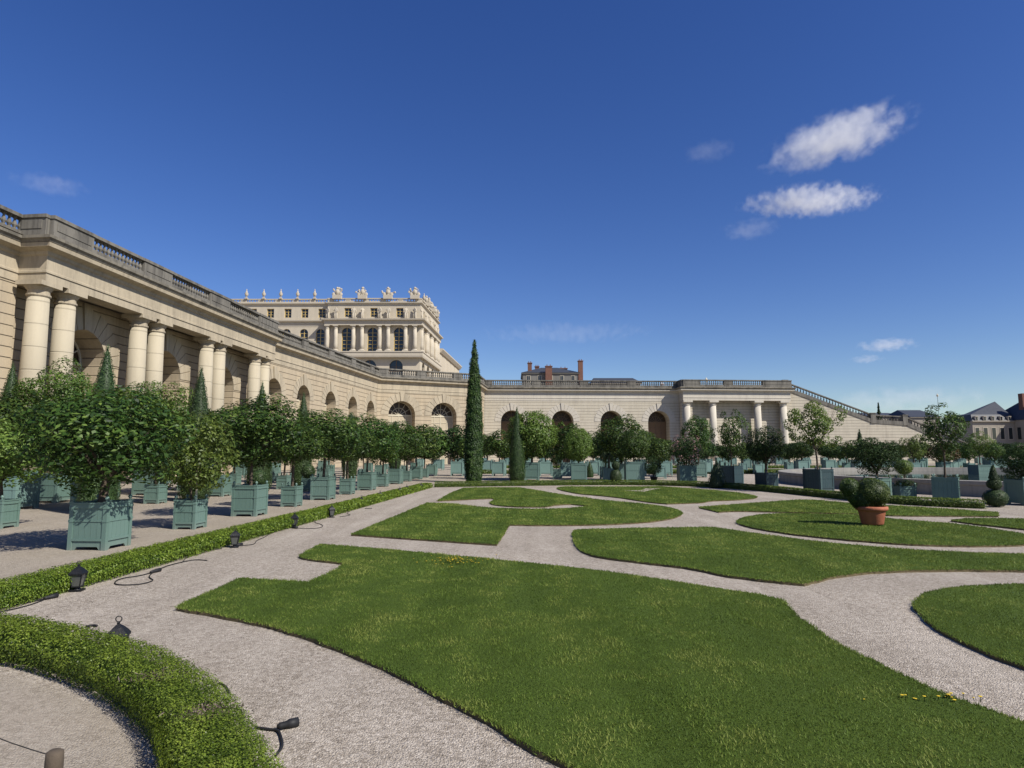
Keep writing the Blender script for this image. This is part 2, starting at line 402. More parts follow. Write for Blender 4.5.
lawn([(951, 519.7), (960.5, 518.4), (979, 517.6), (1024, 518.2), (1090, 520), (1090, 535), (1024, 528.3), (994, 525.2), (969, 522.3)])
lawn([(553.7, 487.8), (565, 486.2), (618, 486.4), (660, 486), (690, 488), (729, 491), (764, 496.6), (739, 499.5), (709.5, 500.2), (703.7, 502), (690, 502.5), (667, 503.2), (645.5, 501.2), (622, 497.3), (604.5, 495.4), (575, 493)])
sheet('path', [gp(x, y, .051) for x, y in [(624, 490.4), (641, 490.2), (646, 488.2), (661, 488.2), (652, 489.6), (644, 491.6)]], .051, M['gravel'])
# strips of lawn beyond the boxes
for wp in ([gl(2, 72), gl(-30, 72), gl(-30, 79), gl(2, 79)], [gl(8, 90), gl(-60, 90), gl(-60, 99), gl(8, 99)], [(34, 64), (70, 64), (70, 74), (34, 74)], [(58, 38), (90, 38), (90, 56), (58, 56)]):
    lawn(None, world=[tuple(p) for p in wp], fine=False)
sheet('forecourt', [(-1, 100.5), (150, 104.5), (150, 135), (-1, 131)], .006, M['sand'])

# the grass itself: blades on every lawn within the picture's reach
def inside(poly, P):
    x, y = P[:, 0], P[:, 1]; r = np.zeros(len(P), bool)
    x1, y1 = poly[-1]
    for x2, y2 in poly:
        c = ((y1 > y) != (y2 > y)); c &= x < (x2-x1)*(y-y1)/(y2-y1+1e-12)+x1
        r ^= c; x1, y1 = x2, y2
    return r
rng = np.random.default_rng(3)
parts = []; tints = []
for nm, poly in LAWNS.items():
    lo, hi = poly.min(0), poly.max(0)
    if lo[1] > 60: continue
    lo = np.maximum(lo, [-40, 2.6]); hi = np.minimum(hi, [30, 60])
    if (hi <= lo).any(): continue
    A = np.prod(hi-lo)
    n0 = int(A*3600); n0 = min(n0, 2400000)
    P = lo+rng.random((n0, 2))*(hi-lo)
    D = P[:, 1]
    keep = rng.random(n0) < np.clip((6.5/np.maximum(D, 5))**1.6, .03, 1)
    keep &= (np.abs(P[:, 0]) < D*.95+2.5)
    P = P[keep]; P = P[inside(poly, P)]
    parts.append(P)
# a fringe hanging over every lawn edge
for nm, poly in LAWNS.items():
    q1 = np.roll(poly, -1, 0); seg = q1-poly; sl_ = np.linalg.norm(seg, axis=1); mid_ = (poly+q1)/2
    ok = (mid_[:, 1] > 2.4) & (mid_[:, 1] < 48) & (np.abs(mid_[:, 0]) < mid_[:, 1]*.95+2.5)
    cnt = rng.poisson(np.where(ok, sl_*260*np.clip(7/np.maximum(mid_[:, 1], 5), .25, 1.2), 0)); idx = np.repeat(np.arange(len(poly)), cnt)
    u = rng.random((len(idx), 1)); nn = np.stack([seg[idx, 1], -seg[idx, 0]], 1)/np.maximum(sl_[idx], 1e-6)[:, None]
    parts.append(poly[idx]+seg[idx]*u+nn*rng.normal(.004, .016, (len(idx), 1)))
P = np.concatenate(parts); nb = len(P); D = P[:, 1]
sz = np.clip(D/7.5, 1, 3.2)
def fbm(P, s, o=0):
    return np.array([mnoise.fractal((x*s+o, y*s, o), 1.0, 2.0, 3) for x, y in P])
coarse = fbm(P, .55, 3.1); mid = fbm(P, 2.6, 8.7)
flat = rng.random(nb) < .45
hgt = (.011+.010*rng.random(nb)+.014*np.clip(mid, -.4, 1))*np.sqrt(sz)*np.where(flat, .45, 1)
wid = .0038*sz*rng.uniform(.7, 1.3, nb)*np.where(flat, 1.7, 1)
ang = rng.uniform(0, 2*PI, nb); lean = rng.normal(0, .75, (nb, 2))*hgt[:, None]+np.where(flat[:, None], rng.normal(0, .011, (nb, 2))*sz[:, None], 0)
b = np.stack([np.cos(ang)*wid, np.sin(ang)*wid], 1)
z0 = np.full(nb, .036)
V = np.zeros((nb, 3, 3)); V[:, 0, :2] = P-b; V[:, 1, :2] = P+b; V[:, 0, 2] = z0; V[:, 1, 2] = z0; V[:, 2, :2] = P+lean; V[:, 2, 2] = z0+.012+hgt
stripe = np.sin((P[:, 0]-AX*P[:, 1])*2*PI/1.15)
spots = np.clip(fbm(P, 7.5, 21.3)*2.2-.35, 0, 1)*np.clip(.5+fbm(P, .8, 5.5)*1.6, 0, 1)
tint = .46+.44*coarse+.48*mid+.15*stripe+.42*spots+rng.normal(0, .15, nb)
me = quads_mesh('grass', V, tint, M['grass'])
tag(link('grass', me), 'short mown green grass covering the scroll-shaped lawns', kind='stuff')
print('blades', nb)

# flowers in the lawn
def flower_patch(c, n_, r, label, z=.085):
    rg = np.random.default_rng(abs(int(c[0]*100))); P = np.zeros((n_, 3)); P[:, :2] = np.array(c)+rg.normal(0, 1, (n_, 2))*np.array(r); P[:, 2] = z+rg.random(n_)*.035
    mb = MB((c[0], c[1], 0))
    for p in P:
        s = rg.uniform(.008, .017); mb.lathe([(.2*s, -.4*s), (s, .1*s), (.3*s, .25*s)], tuple(p), 5); mb.tube([(p[0], p[1], .03), tuple(p)], .003, 3, 1)
    tag(mb.build('wildflower_patch', [M['yellow'], M['grass'], M['turf']], None, False, (c[0], c[1], 0)), label, 'flowers', None, 'stuff')
flower_patch(gp(460, 561, .08), 90, (.30, .24), 'patch of yellow flowers in the front lawn near its far edge')
flower_patch(gp(925, 697, .06), 18, (.24, .05), 'few yellow flowers at the gravel edge of the front lawn', .05)

# ------------------------------------------------------------ buildings
def sweep(mb, path, prof, cap=True):
    """profile (out, z) carried along a plan path; out is to the right of the way."""
    pts = [Vector(p) for p in path]; k = len(pts); ms = []
    for i in range(k):
        dirs = []
        if i > 0: dirs.append((pts[i]-pts[i-1]).normalized())
        if i < k-1: dirs.append((pts[i+1]-pts[i]).normalized())
        ns = [Vector((d.y, -d.x)) for d in dirs]
        m_ = ns[0] if len(ns) == 1 else (ns[0]+ns[1]).normalized()
        m_ = m_/max(.35, m_.dot(ns[0])); ms.append(m_)
    np_ = len(prof); vs = []; fs = []
    for i in range(k):
        for o_, z in prof: vs.append((pts[i].x+ms[i].x*o_, pts[i].y+ms[i].y*o_, z))
    for i in range(k-1):
        for j in range(np_):
            j2 = (j+1) % np_; a = i*np_
            fs.append((a+j, a+np_+j, a+np_+j2, a+j2))
    if cap: fs.append(tuple(range(np_-1, -1, -1))[::-1]); fs.append(tuple((k-1)*np_+j for j in range(np_))[::-1])
    mb.add(vs, fs); return mb
def frame2(P0, P1):
    a, b = Vector(P0), Vector(P1); d = (b-a).normalized(); return a, d, Vector((d.y, -d.x)), (b-a).length
def arch_pts(hw, spring, n_=14): return [(-hw*math.cos(PI*i/n_), spring+hw*math.sin(PI*i/n_)) for i in range(n_+1)]
def wall(mb, P0, P1, z0, z1, arches=(), depth=1.6, sill=None):
    """a wall face with arched openings and their reveals. arches: (t, half width, springing)"""
    a, d, nr, Ln = frame2(P0, P1)
    def W(t, z, off=0.0): p = a+d*t+nr*off; return (p.x, p.y, z)
    t = 0
    for ct, hw, spr in sorted(arches):
        mb.add([W(t, z0), W(ct-hw, z0), W(ct-hw, z1), W(t, z1)], [(0, 1, 2, 3)])
        ap = arch_pts(hw, spr)
        for (x1, y1), (x2, y2) in zip(ap, ap[1:]):
            mb.add([W(ct+x1, y1), W(ct+x2, y2), W(ct+x2, z1), W(ct+x1, z1)], [(0, 1, 2, 3)])
            mb.add([W(ct+x1, y1), W(ct+x2, y2), W(ct+x2, y2, -depth), W(ct+x1, y1, -depth)], [(3, 2, 1, 0)])
        for sg in (-1, 1):
            mb.add([W(ct+sg*hw, z0), W(ct+sg*hw, spr), W(ct+sg*hw, spr, -depth), W(ct+sg*hw, z0, -depth)], [(0, 1, 2, 3)])
        if sill: mb.add([W(ct-hw, sill), W(ct+hw, sill), W(ct+hw, sill, -depth), W(ct-hw, sill, -depth)], [(0, 1, 2, 3)])
        t = ct+hw
    mb.add([W(t, z0), W(Ln, z0), W(Ln, z1), W(t, z1)], [(0, 1, 2, 3)])
def voussoirs(P0, P1, ct, hw, spr, ring, m, root, n_=13):
    a, d, nr, Ln = frame2(P0, P1); mb = MB(root.location)
    def W(t, z, off): p = a+d*t+nr*off; return (p.x, p.y, z)
    for i in range(n_):
        a0 = PI*i/n_+.012; a1 = PI*(i+1)/n_-.012; key = i == n_//2
        r1 = hw+ring*(1.2 if key else 1.0); pr = .16 if key else .05
        q = [(-math.cos(t_)*r, math.sin(t_)*r) for t_, r in ((a0, hw-.003), (a1, hw-.003), (a1, r1), (a0, r1))]
        vs = [W(ct+x, spr+z, .0-.1) for x, z in q]+[W(ct+x, spr+z, pr) for x, z in q]
        mb.add(vs, [(4, 5, 6, 7), (0, 1, 5, 4), (1, 2, 6, 5), (2, 3, 7, 6), (3, 0, 4, 7)])
    return mb.build('arch_surround', m, root)
def arch_window(P0, P1, ct, hw, spr, z0, depth, root, mframe, mpane, name='window', panel=None, bars=3, rows=7, fan=True):
    a, d, nr, Ln = frame2(P0, P1); rz = math.atan2(d.y, d.x)
    def W(t, z, off): p = a+d*t+nr*off; return (p.x, p.y, z)
    off = -depth+.12
    fr = MB(root.location)
    def bar(t0, za, t1, zb, wd=.09, dp=.1):
        p0, p1 = Vector(W(t0, za, off)), Vector(W(t1, zb, off)); ax = (p1-p0); l_ = ax.length
        if l_ < .02: return
        ax.normalize(); nn = Vector((nr.x, nr.y, 0)); sx = ax.cross(nn)
        vs = [];
        for p in (p0, p1):
            for i, j in ((-1, -1), (1, -1), (1, 1), (-1, 1)): vs.append(tuple(p+sx*i*wd/2+nn*j*dp/2))
        fr.add(vs, [(0, 1, 5, 4), (1, 2, 6, 5), (2, 3, 7, 6), (3, 0, 4, 7), (0, 3, 2, 1), (4, 5, 6, 7)])
    ap = arch_pts(hw-.05, spr, 12)
    for (x1, y1), (x2, y2) in zip(ap, ap[1:]): bar(ct+x1, y1, ct+x2, y2, .16)
    for sg in (-1, 1): bar(ct+sg*(hw-.08), z0, ct+sg*(hw-.08), spr, .16)
    bar(ct-hw, spr, ct+hw, spr, .22, .16)
    for i in range(1, bars+1):
        x = -hw+2*hw*i/(bars+1); bar(ct+x, z0, ct+x, spr, .12 if i*2 == bars+1 else .07)
    for j in range(rows):
        z = z0+(spr-z0)*j/rows; bar(ct-hw, z+.05, ct+hw, z+.05, .07)
    if fan:
        for i in range(1, 6):
            t_ = PI*i/6; bar(ct, spr, ct-math.cos(t_)*(hw-.1), spr+math.sin(t_)*(hw-.1), .07)
        for (x1, y1), (x2, y2) in zip(ap, ap[1:]): bar(ct+x1*.55, spr+(y1-spr)*.55, ct+x2*.55, spr+(y2-spr)*.55, .07)
    f = fr.build(name, mframe, root)
    pn = MB(root.location); off = -depth+.04
    pn.add([W(ct+x, z, off) for x, z in [(-hw-.02, z0)]+[(-hw-.02, spr)]+ap[1:-1]+[(hw+.02, spr), (hw+.02, z0)]], [tuple(range(len(ap)+2))])
    pn.build('pane', mpane, f)
    if panel:
        sp = MB(root.location); off = -depth+.075
        for i in range(4):
            xa_ = -hw+2*hw*i/4+.03; xb_ = -hw+2*hw*(i+1)/4-.03
            c_ = W(ct+(xa_+xb_)/2, (z0+spr)/2, off); sp.box(c_, (xb_-xa_, .06, spr-z0-.1), rz)
        sp.build('shutter', panel, f)
    return f
def column(root, x, y, z0, z1, r, m, mt, rz=0, name='column', cap_h=.9, seg=20):
    mb = MB(root.location); sh = z1-cap_h
    mb.lathe([(r*1.02, z0+.3), (r, z0+(sh-z0)*.33), (r*.97, z0+(sh-z0)*.6), (r*.87, sh)], (x, y, 0), seg)
    c = mb.build(name, m, root, True)
    k = MB(root.location)
    k.lathe([(r*.9, sh-.02), (r*.98, sh+.05), (r*.98, sh+.14), (r*.88, sh+.16), (r*.88, sh+.36), (r*.95, sh+.40), (r*1.18, sh+.60)], (x, y, 0), seg)
    k.box((x, y, sh+.60+(cap_h-.60)/2), (r*2.5, r*2.5, cap_h-.60), rz)
    k.build('capital', mt, c)
    b = MB(root.location)
    b.box((x, y, z0+.12), (r*2.6, r*2.6, .24), rz); b.lathe([(r*1.28, z0+.24), (r*1.28, z0+.34), (r*1.05, z0+.48)], (x, y, 0), seg)
    b.build('column_base', mt, c); return c
def baluster_prof(h, r): return [(r*.9, 0), (r*.9, .08*h), (r*.5, .14*h), (r*1.0, .36*h), (r*.85, .48*h), (r*.42, .74*h), (r*.5, .84*h), (r*.9, .9*h), (r*.9, h)]
def balustrade(root, path, z0, z1, runs, m, off=.25, th=.45, seg=6, step=.36):
    """runs: per path segment a list of (t0, t1, 'solid' | 'open'); every run is one part"""
    for (P0, P1), rs in zip(zip(path, path[1:]), runs):
        a, d, nr, Ln = frame2(P0, P1); rz = math.atan2(d.y, d.x)
        for t0, t1, kind in rs:
            mb = MB(root.location); cm = (t0+t1)/2; l_ = t1-t0
            def C(t, z, o_=off): p = a+d*t+nr*(o_-th/2); return (p.x, p.y, z)
            ph = (z1-z0)*.28; rh = .2
            solid = kind == 'solid'; ex = .07 if solid else 0
            mb.box(C(cm, z0+ph/2), (l_, th+ex, ph), rz)
            mb.box(C(cm, z1-rh/2), (l_+(.1 if solid else 0), th+ex+.12, rh), rz)
            if solid:
                mb.box(C(cm, (z0+ph+z1-rh)/2), (l_, th+ex-.04, z1-rh-z0-ph), rz)
                mb.box(C(cm, (z0+ph+z1-rh)/2), (l_-.5, th+ex+.03, z1-rh-z0-ph-.24), rz)
            else:
                k = max(1, int(l_/step))
                for i in range(k): mb.lathe(baluster_prof(z1-rh-z0-ph, .15), C(t0+(i+.5)*l_/k, z0+ph), seg)
            mb.build('pedestal' if solid else 'balustrade', m, root)
def alt_runs(Ln, solid, open_, start='solid', lead=None):
    out = []; t = 0; k = start
    while t < Ln-.05:
        l_ = (lead if (lead and t == 0) else (solid if k == 'solid' else open_)); e = min(Ln, t+l_)
        if Ln-e < .8: e = Ln
        out.append((t, e, k)); t = e; k = 'open' if k == 'solid' else 'solid'
    return out
ZC, ZB, ZT = 11.95, 14.55, 15.9       # top of the columns, top of the cornice, top of the balustrade
ENT = [(-1.2, ZC), (.05, ZC), (.05, ZC+.5), (.11, ZC+.5), (.11, ZC+.62), (.05, ZC+.66), (.05, ZC+1.5), (.16, ZC+1.58), (.2, ZC+1.75), (.62, ZC+1.9), (.66, ZC+2.12), (-1.2, ZC+2.14)]
COR = [(-1.2, ZC+2.145), (.68, ZC+2.145), (.74, ZC+2.26), (.84, ZC+2.34), (.86, ZC+2.5), (.3, ZB), (-1.2, ZB)]

# --- the gallery on the left, with its projecting colonnade, and the slanted corner
ga = empty('orangery_gallery', (*gl(31.3, 36), 0), 'long limestone arcaded gallery with pairs of round columns and a weathered balustrade', 'building')
EP = 29.5                              # the colonnade's entablature face
W0, W1 = (-26.7, 68.8), (-21.95, 104.4)
Wc = (-6.2, 112.6); Wr = (-5.3, 121.2)
pth = [gl(31.3, 18), gl(31.3, 36.6), gl(EP, 36.4), gl(EP, 67.2), W0, W1, Wc, Wr]
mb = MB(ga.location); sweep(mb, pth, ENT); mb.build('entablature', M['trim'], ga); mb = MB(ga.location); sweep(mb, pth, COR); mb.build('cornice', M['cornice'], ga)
# runs of the balustrade
rl = [alt_runs(frame2(pth[0], pth[1])[3], 2, 5.2), [(0, frame2(pth[1], pth[2])[3], 'solid')],
      [(0, 3.3, 'solid'), (3.3, 8.4, 'open'), (8.4, 11.8, 'solid'), (11.8, 17.3, 'open'), (17.3, 20.7, 'solid'), (20.7, 26.5, 'open'), (26.5, frame2(pth[2], pth[3])[3], 'solid')],
      [(0, frame2(pth[3], pth[4])[3], 'solid')], alt_runs(frame2(W0, W1)[3], 1.7, 6.2), alt_runs(frame2(W1, Wc)[3], 1.6, 5.0), alt_runs(frame2(Wc, Wr)[3], 1.5, 4.0)]
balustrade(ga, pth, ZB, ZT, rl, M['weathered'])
# walls
mb = MB(ga.location)
wall(mb, gl(31.3, 18), gl(31.3, 36.6), 0, ZC+.2)
lw0, lw1 = gl(31.7, 36.6), gl(31.7, 67.0)
PC = [38.2, 47.35, 56.55, 65.6]
AR = [42.8, 51.95, 61.1]
arc_l = [(frame2(lw0, lw1)[3]*(s-36.6)/30.4, 2.1, 8.2) for s in AR]
wall(mb, lw0, lw1, 0, ZC+.2, arc_l, 1.9)
mb.add([(*gl(31.3, 36.6), 0), (*gl(31.75, 36.6), 0), (*gl(31.75, 36.6), ZC), (*gl(31.3, 36.6), ZC)], [(0, 1, 2, 3)])
L5 = frame2(W0, W1)[3]
arc_w = [(t, 1.75, 8.5) for t in (1.9, 9.2, 17.2, 25.1, 32.6)]
wall(mb, W0, W1, 0, ZC+.2, arc_w, 1.5)
mb.add([(*gl(31.7, 67.0), 0), (W0[0], W0[1], 0), (W0[0], W0[1], ZC), (*gl(31.7, 67.0), ZC)], [(0, 1, 2, 3)])
Lc = frame2(W1, Wc)[3]
arc_c = [(4.1, 2.3, 8.3), (11.6, 2.3, 8.3)]
wall(mb, W1, Wc, 0, ZC+.2, arc_c, 1.8)
wall(mb, Wc, Wr, 0, ZC+.2)
mb.build('wall', M['wall'], ga)
for (A, B, arcs, dep, ring) in ((lw0, lw1, arc_l, 1.9, 1.5), (W0, W1, arc_w, 1.5, 1.1), (W1, Wc, arc_c, 1.8, 1.3)):
    for ct, hw, spr in arcs:
        voussoirs(A, B, ct, hw, spr, ring, M['trim'], ga)
        arch_window(A, B, ct, hw, spr, .05, dep, ga, M['cream'], M['pane_dark'], panel=M['panel'])
for s in PC:
    for q in (-1.04, 1.04):
        x, y = gl(30.2, s+q-.3); column(ga, x, y, 0, ZC, .64, M['column'], M['trim'], PI/2+ARZ, cap_h=.86)

# --- the rear wing with its own porch
rw = empty('orangery_wing', (14, 123.6, 0), 'pale arcaded rear wing with a four-column porch and stone balustrade', 'building')
B0, B1, B2, B3, B4 = (-5.3, 121.6), (32.3, 123.4), (32.5, 121.0), (53.5, 122.6), (53.25, 126.0)
pth2 = [B0, B1, B2, B3, B4]
mb = MB(rw.location); sweep(mb, pth2, ENT); mb.build('entablature', M['trim_pale'], rw); mb = MB(rw.location); sweep(mb, pth2, COR); mb.build('cornice', M['cornice'], rw)
rl2 = [[(a_, b_, k_) for a_, b_, k_ in alt_runs(frame2(B0, B1)[3], 1.6, 7.6)], [(0, 2.5, 'solid')], [(0, 3.2, 'solid'), (3.2, 8.0, 'open'), (8.0, 9.6, 'solid'), (9.6, 15.6, 'open'), (15.6, 21.29, 'solid')], [(0, 3.0, 'solid')]]
balustrade(rw, pth2, ZB, ZT, rl2, M['weathered'])
Lb = frame2(B0, B1)[3]
arc_b = [(t, 2.1, 8.0) for t in (5.3, 15.0, 24.4, 33.6)]
mb = MB(rw.location); wall(mb, B0, B1, 0, ZC+.2, arc_b, 2.6)
a_, d_, n_, l_ = frame2(B2, B3)
Q0, Q1 = a_-n_*2.2, a_+d_*l_-n_*2.2
wall(mb, tuple(Q0), tuple(Q1), 0, ZC+.2)
wall(mb, (B1[0]+.1, B1[1]+.6), tuple(Q0), 0, ZC+.1); wall(mb, tuple(Q1), (B4[0]-.3, B4[1]+1), 0, ZC+.1)
for t, hw in ((1.0, 1.0), (20.6, .7)):                       # end piers of the porch
    p = a_+d_*t-n_*1.5; mb.box((p.x, p.y, ZC/2), (hw*2, 1.4, ZC), math.atan2(d_.y, d_.x))
mb.build('wall', M['wall_pale'], rw)
for ct, hw, spr in arc_b:
    voussoirs(B0, B1, ct, hw, spr, 1.2, M['trim_pale'], rw); arch_window(B0, B1, ct, hw, spr, .05, 2.6, rw, M['darkwood'], M['pane_dark'], panel=M['brown_panel'])
for px in (684.5, 710.5, 756, 782.5):
    t = (px-684.5)/(782.5-684.5)*(l_-2.0)+.9
    p = a_+d_*t-n_*.78; column(rw, p.x, p.y, 0, ZC, .72, M['trim_pale'], M['trim_pale'], math.atan2(d_.y, d_.x), cap_h=.95)

# --- the terrace the two wings hold up
tz = ZB-.06
sheet('terrace', [gl(30.4, 18), gl(30.4, 66), (W0[0]-1, W0[1]), (W1[0]-1, W1[1]+1), (Wc[0]-.6, Wc[1]+.9), (Wr[0]-.5, Wr[1]+1), (B1[0], B1[1]+.9), (B3[0]-.6, B3[1]+.7), (B4[0]-.9, B4[1]), (50, 420), (-220, 420), (-220, 18)], tz, M['sand'])

# --- the great stairs going down to the right
st = empty('staircase', (72, 128, 0), 'great pale stone stairway flight descending beside the porch with sloping balustrade', 'staircase')
YS = 124.2
zx = lambda px, py: ((px-512)*YS/F, H+(HOR-py)*YS/F)
up = [(53.3, 15.9), zx(873, 414.5), zx(905, 416.5), zx(990, 453.5)]
prof_low = [(x, max(z-1.75, .02)) for x, z in up]
mb = MB(st.location)
poly = [(53.3, 0)]+[(x, z) for x, z in [(up[-1][0], 0)]]+[(x, z) for x, z in prof_low[::-1]]
for y0, y1 in ((YS, YS+.9), (YS+9, YS+9.9)):
    vs = [(x, y0, z) for x, z in poly]+[(x, y1, z) for x, z in poly]; k = len(poly)
    mb.add(vs, [tuple(range(k)), tuple(range(2*k-1, k-1, -1))]+[(i, k+i, k+(i+1) % k, (i+1) % k) for i in range(k)])
mb.build('wall', M['wall_pale'], st)
mb = MB(st.location)
def zl(x):
    for (x0, z0), (x1, z1) in zip(prof_low, prof_low[1:]):
        if x0 <= x <= x1: return z0+(z1-z0)*(x-x0)/(x1-x0)
    return 0
ns = 95; xs = np.linspace(53.35, up[-1][0], ns)
for x0, x1 in zip(xs, xs[1:]):
    zt = zl(x0)+.02
    mb.add([(x0, YS+.92, 0), (x1, YS+.92, 0), (x1, YS+8.98, 0), (x0, YS+8.98, 0), (x0, YS+.92, zt), (x1, YS+.92, zt), (x1, YS+8.98, zt), (x0, YS+8.98, zt)], [(4, 5, 6, 7), (1, 2, 6, 5), (0, 1, 5, 4), (3, 0, 4, 7), (2, 3, 7, 6)])
mb.build('steps', M['trim_pale'], st)
for (x0, z0), (x1, z1) in zip(up, up[1:]):
    for (yc, nm) in ((YS+.3, 'balustrade'),):
        mb = MB(st.location)
        def slab(za, zb, hw):
            vs = []
            for x, z in ((x0, z0), (x1, z1)):
                for y, q in ((yc-hw, za), (yc+hw, za), (yc+hw, zb), (yc-hw, zb)): vs.append((x, y, z+q))
            mb.add(vs, [(0, 1, 5, 4), (1, 2, 6, 5), (2, 3, 7, 6), (3, 0, 4, 7), (0, 3, 2, 1), (4, 5, 6, 7)])
        slab(-1.75, -1.02, .42); slab(-.22, 0, .34)
        k = int((x1-x0)/.55)
        for i in range(k):
            t = (i+.5)/k; mb.lathe(baluster_prof(.84, .15), (x0+(x1-x0)*t, yc, z0+(z1-z0)*t-1.04), 6)
        mb.build(nm, M['weathered'], st)
for x, z in up:
    mb = MB(st.location); mb.box((x, YS+.3, z-.8), (.95, .95, 1.9)); mb.box((x, YS+.3, z+.22), (1.15, 1.15, .16)); mb.build('pedestal', M['weathered'], st)

# low terrace wall with pedestals at the foot of the stairs
lw = empty('terrace_wall', (101, 131, 0), 'low pale stone terrace wall with pedestals beyond the foot of the great stairs', 'wall')
mb = MB(lw.location); mb.box((116, 133, .85), (50, .9, 1.7)); mb.box((116, 133, 1.78), (50.2, 1.1, .16)); mb.build('wall_body', M['wall_pale'], lw)
for x in (97, 101.5, 106, 112, 118): MB(lw.location).box((x, 134.6, 1.75), (1.1, 1.1, 3.5)).box((x, 134.6, 3.6), (1.35, 1.35, .2)).build('pedestal', M['trim_pale'], lw)
for x0, x1 in ((97.6, 100.9), (102.1, 105.4), (106.6, 111.4)):
    mb = MB(lw.location); mb.box(((x0+x1)/2, 134.6, 2.1), (x1-x0, .6, .4)); mb.box(((x0+x1)/2, 134.6, 3.2), (x1-x0, .6, .2))
    for i in range(8): mb.lathe(baluster_prof(.8, .15), (x0+(i+.5)*(x1-x0)/8, 134.6, 2.3), 6)
    mb.build('balustrade', M['trim_pale'], lw)

# --- the palace above
YP = 125.4; S = .2
def pz(py): return H+(HOR-py)*.1975
def pxx(px): return (px-512)*S
pa = empty('palace', (-25, 140, tz), 'cream stone palace wing above the terrace with columns, statues and rooftop trophies', 'building')
XL, XM, XR = -62.0, pxx(326.5), pxx(421)
G = lambda x, y: (x+AX*(y-YP), y)                  # receding lines run along the garden axis
Z_ST0, Z_ST1, Z_EN0, Z_EN1, Z_AT, Z_TOP = pz(357.5), pz(351.5), pz(324.8), pz(318.5), pz(302.8), pz(296)
D1, D2 = YP+21, YP+52
def footprint(x0, x1, y0, y1): return [G(x0, y0), G(x1, y0), G(x1, y1), G(x0, y1)]
mb = MB(pa.location)
o_ = pa.location
def fwall(mb, P0, P1, z0, z1, holes, depth=.5):
    """wall with arched (t, hw, spring, sill) and square (t, hw, top, sill, 'sq') openings"""
    a, d, nr, Ln = frame2(P0, P1)
    def W(t, z, off=0.0): p = a+d*t+nr*off; return (p.x, p.y, z)
    t = 0
    for h in sorted(holes):
        ct, hw, spr, sill = h[:4]; sq = len(h) > 4
        mb.add([W(t, z0), W(ct-hw, z0), W(ct-hw, z1), W(t, z1)], [(0, 1, 2, 3)])
        if sill > z0+.01: mb.add([W(ct-hw, z0), W(ct+hw, z0), W(ct+hw, sill), W(ct-hw, sill)], [(0, 1, 2, 3)])
        ap = [(-hw, spr), (hw, spr)] if sq else arch_pts(hw, spr, 10)
        for (x1, y1), (x2, y2) in zip(ap, ap[1:]):
            mb.add([W(ct+x1, y1), W(ct+x2, y2), W(ct+x2, z1), W(ct+x1, z1)], [(0, 1, 2, 3)])
            mb.add([W(ct+x1, y1), W(ct+x2, y2), W(ct+x2, y2, -depth), W(ct+x1, y1, -depth)], [(3, 2, 1, 0)])
        for sg in (-1, 1): mb.add([W(ct+sg*hw, sill), W(ct+sg*hw, spr), W(ct+sg*hw, spr, -depth), W(ct+sg*hw, sill, -depth)], [(0, 1, 2, 3)])
        mb.add([W(ct-hw, sill), W(ct+hw, sill), W(ct+hw, sill, -depth), W(ct-hw, sill, -depth)], [(0, 1, 2, 3)])
        t = ct+hw
    mb.add([W(t, z0), W(Ln, z0), W(Ln, z1), W(t, z1)], [(0, 1, 2, 3)])
def pwindow(P0, P1, h, depth=.42, mf='gilt', bars=1, rows=4):
    a, d, nr, Ln = frame2(P0, P1); rz = math.atan2(d.y, d.x); ct, hw, spr, sill = h[:4]; sq = len(h) > 4
    def W(t, z, off): p = a+d*t+nr*off; return (p.x, p.y, z)
    top = spr if sq else spr+hw
    fr = MB(pa.location)
    for x in (-hw+.06, hw-.06): fr.box(W(ct+x, (sill+spr)/2, -depth+.08), (.13, .08, spr-sill), rz)
    for i in range(1, bars+1): fr.box(W(ct-hw+2*hw*i/(bars+1), (sill+top)/2, -depth+.08), (.12, .08, top-sill-.05), rz)
    for j in range(rows+1): fr.box(W(ct, sill+.06+(spr-sill-.1)*j/rows, -depth+.09), (2*hw, .06, .08), rz)
    f = fr.build('window', M[mf], pa)
    ap = [(-hw, spr), (hw, spr)] if sq else arch_pts(hw, spr, 10)
    pn = MB(pa.location); pn.add([W(ct+x, z, -depth+.02) for x, z in [(-hw, sill)]+ap+[(hw, sill)]], [tuple(range(len(ap)+2))]); pn.build('pane', M['pane'], f)
def facade(P0, P1, zt, arch_t, attic_t, ground_t, attic=True, ahw=.85):
    """one face of the palace: ground floor, main floor with arched windows, attic with square ones"""
    wl = MB(pa.location)
    ghs = [(t, 1.35, pz(359.5)-1.35, tz) for t in ground_t]
    fwall(wl, P0, P1, tz, Z_ST0, ghs)
    ahs = [(t, ahw, pz(331.5), Z_ST1) for t in arch_t]
    fwall(wl, P0, P1, Z_ST0, Z_EN0 if not attic else Z_EN0+.02, ahs)
    qs = [(t, .72, pz(306.2), pz(315.5), 'sq') for t in attic_t]
    fwall(wl, P0, P1, Z_EN0+.02, zt, qs)
    wl.build('wall', M['palace'], pa)
    for h in ghs: pwindow(P0, P1, h, rows=5, mf='darkwood')
    for h in ahs: pwindow(P0, P1, h, rows=5)
    for h in qs: pwindow(P0, P1, h, rows=3)
tx = lambda px, x0: pxx(px)-x0
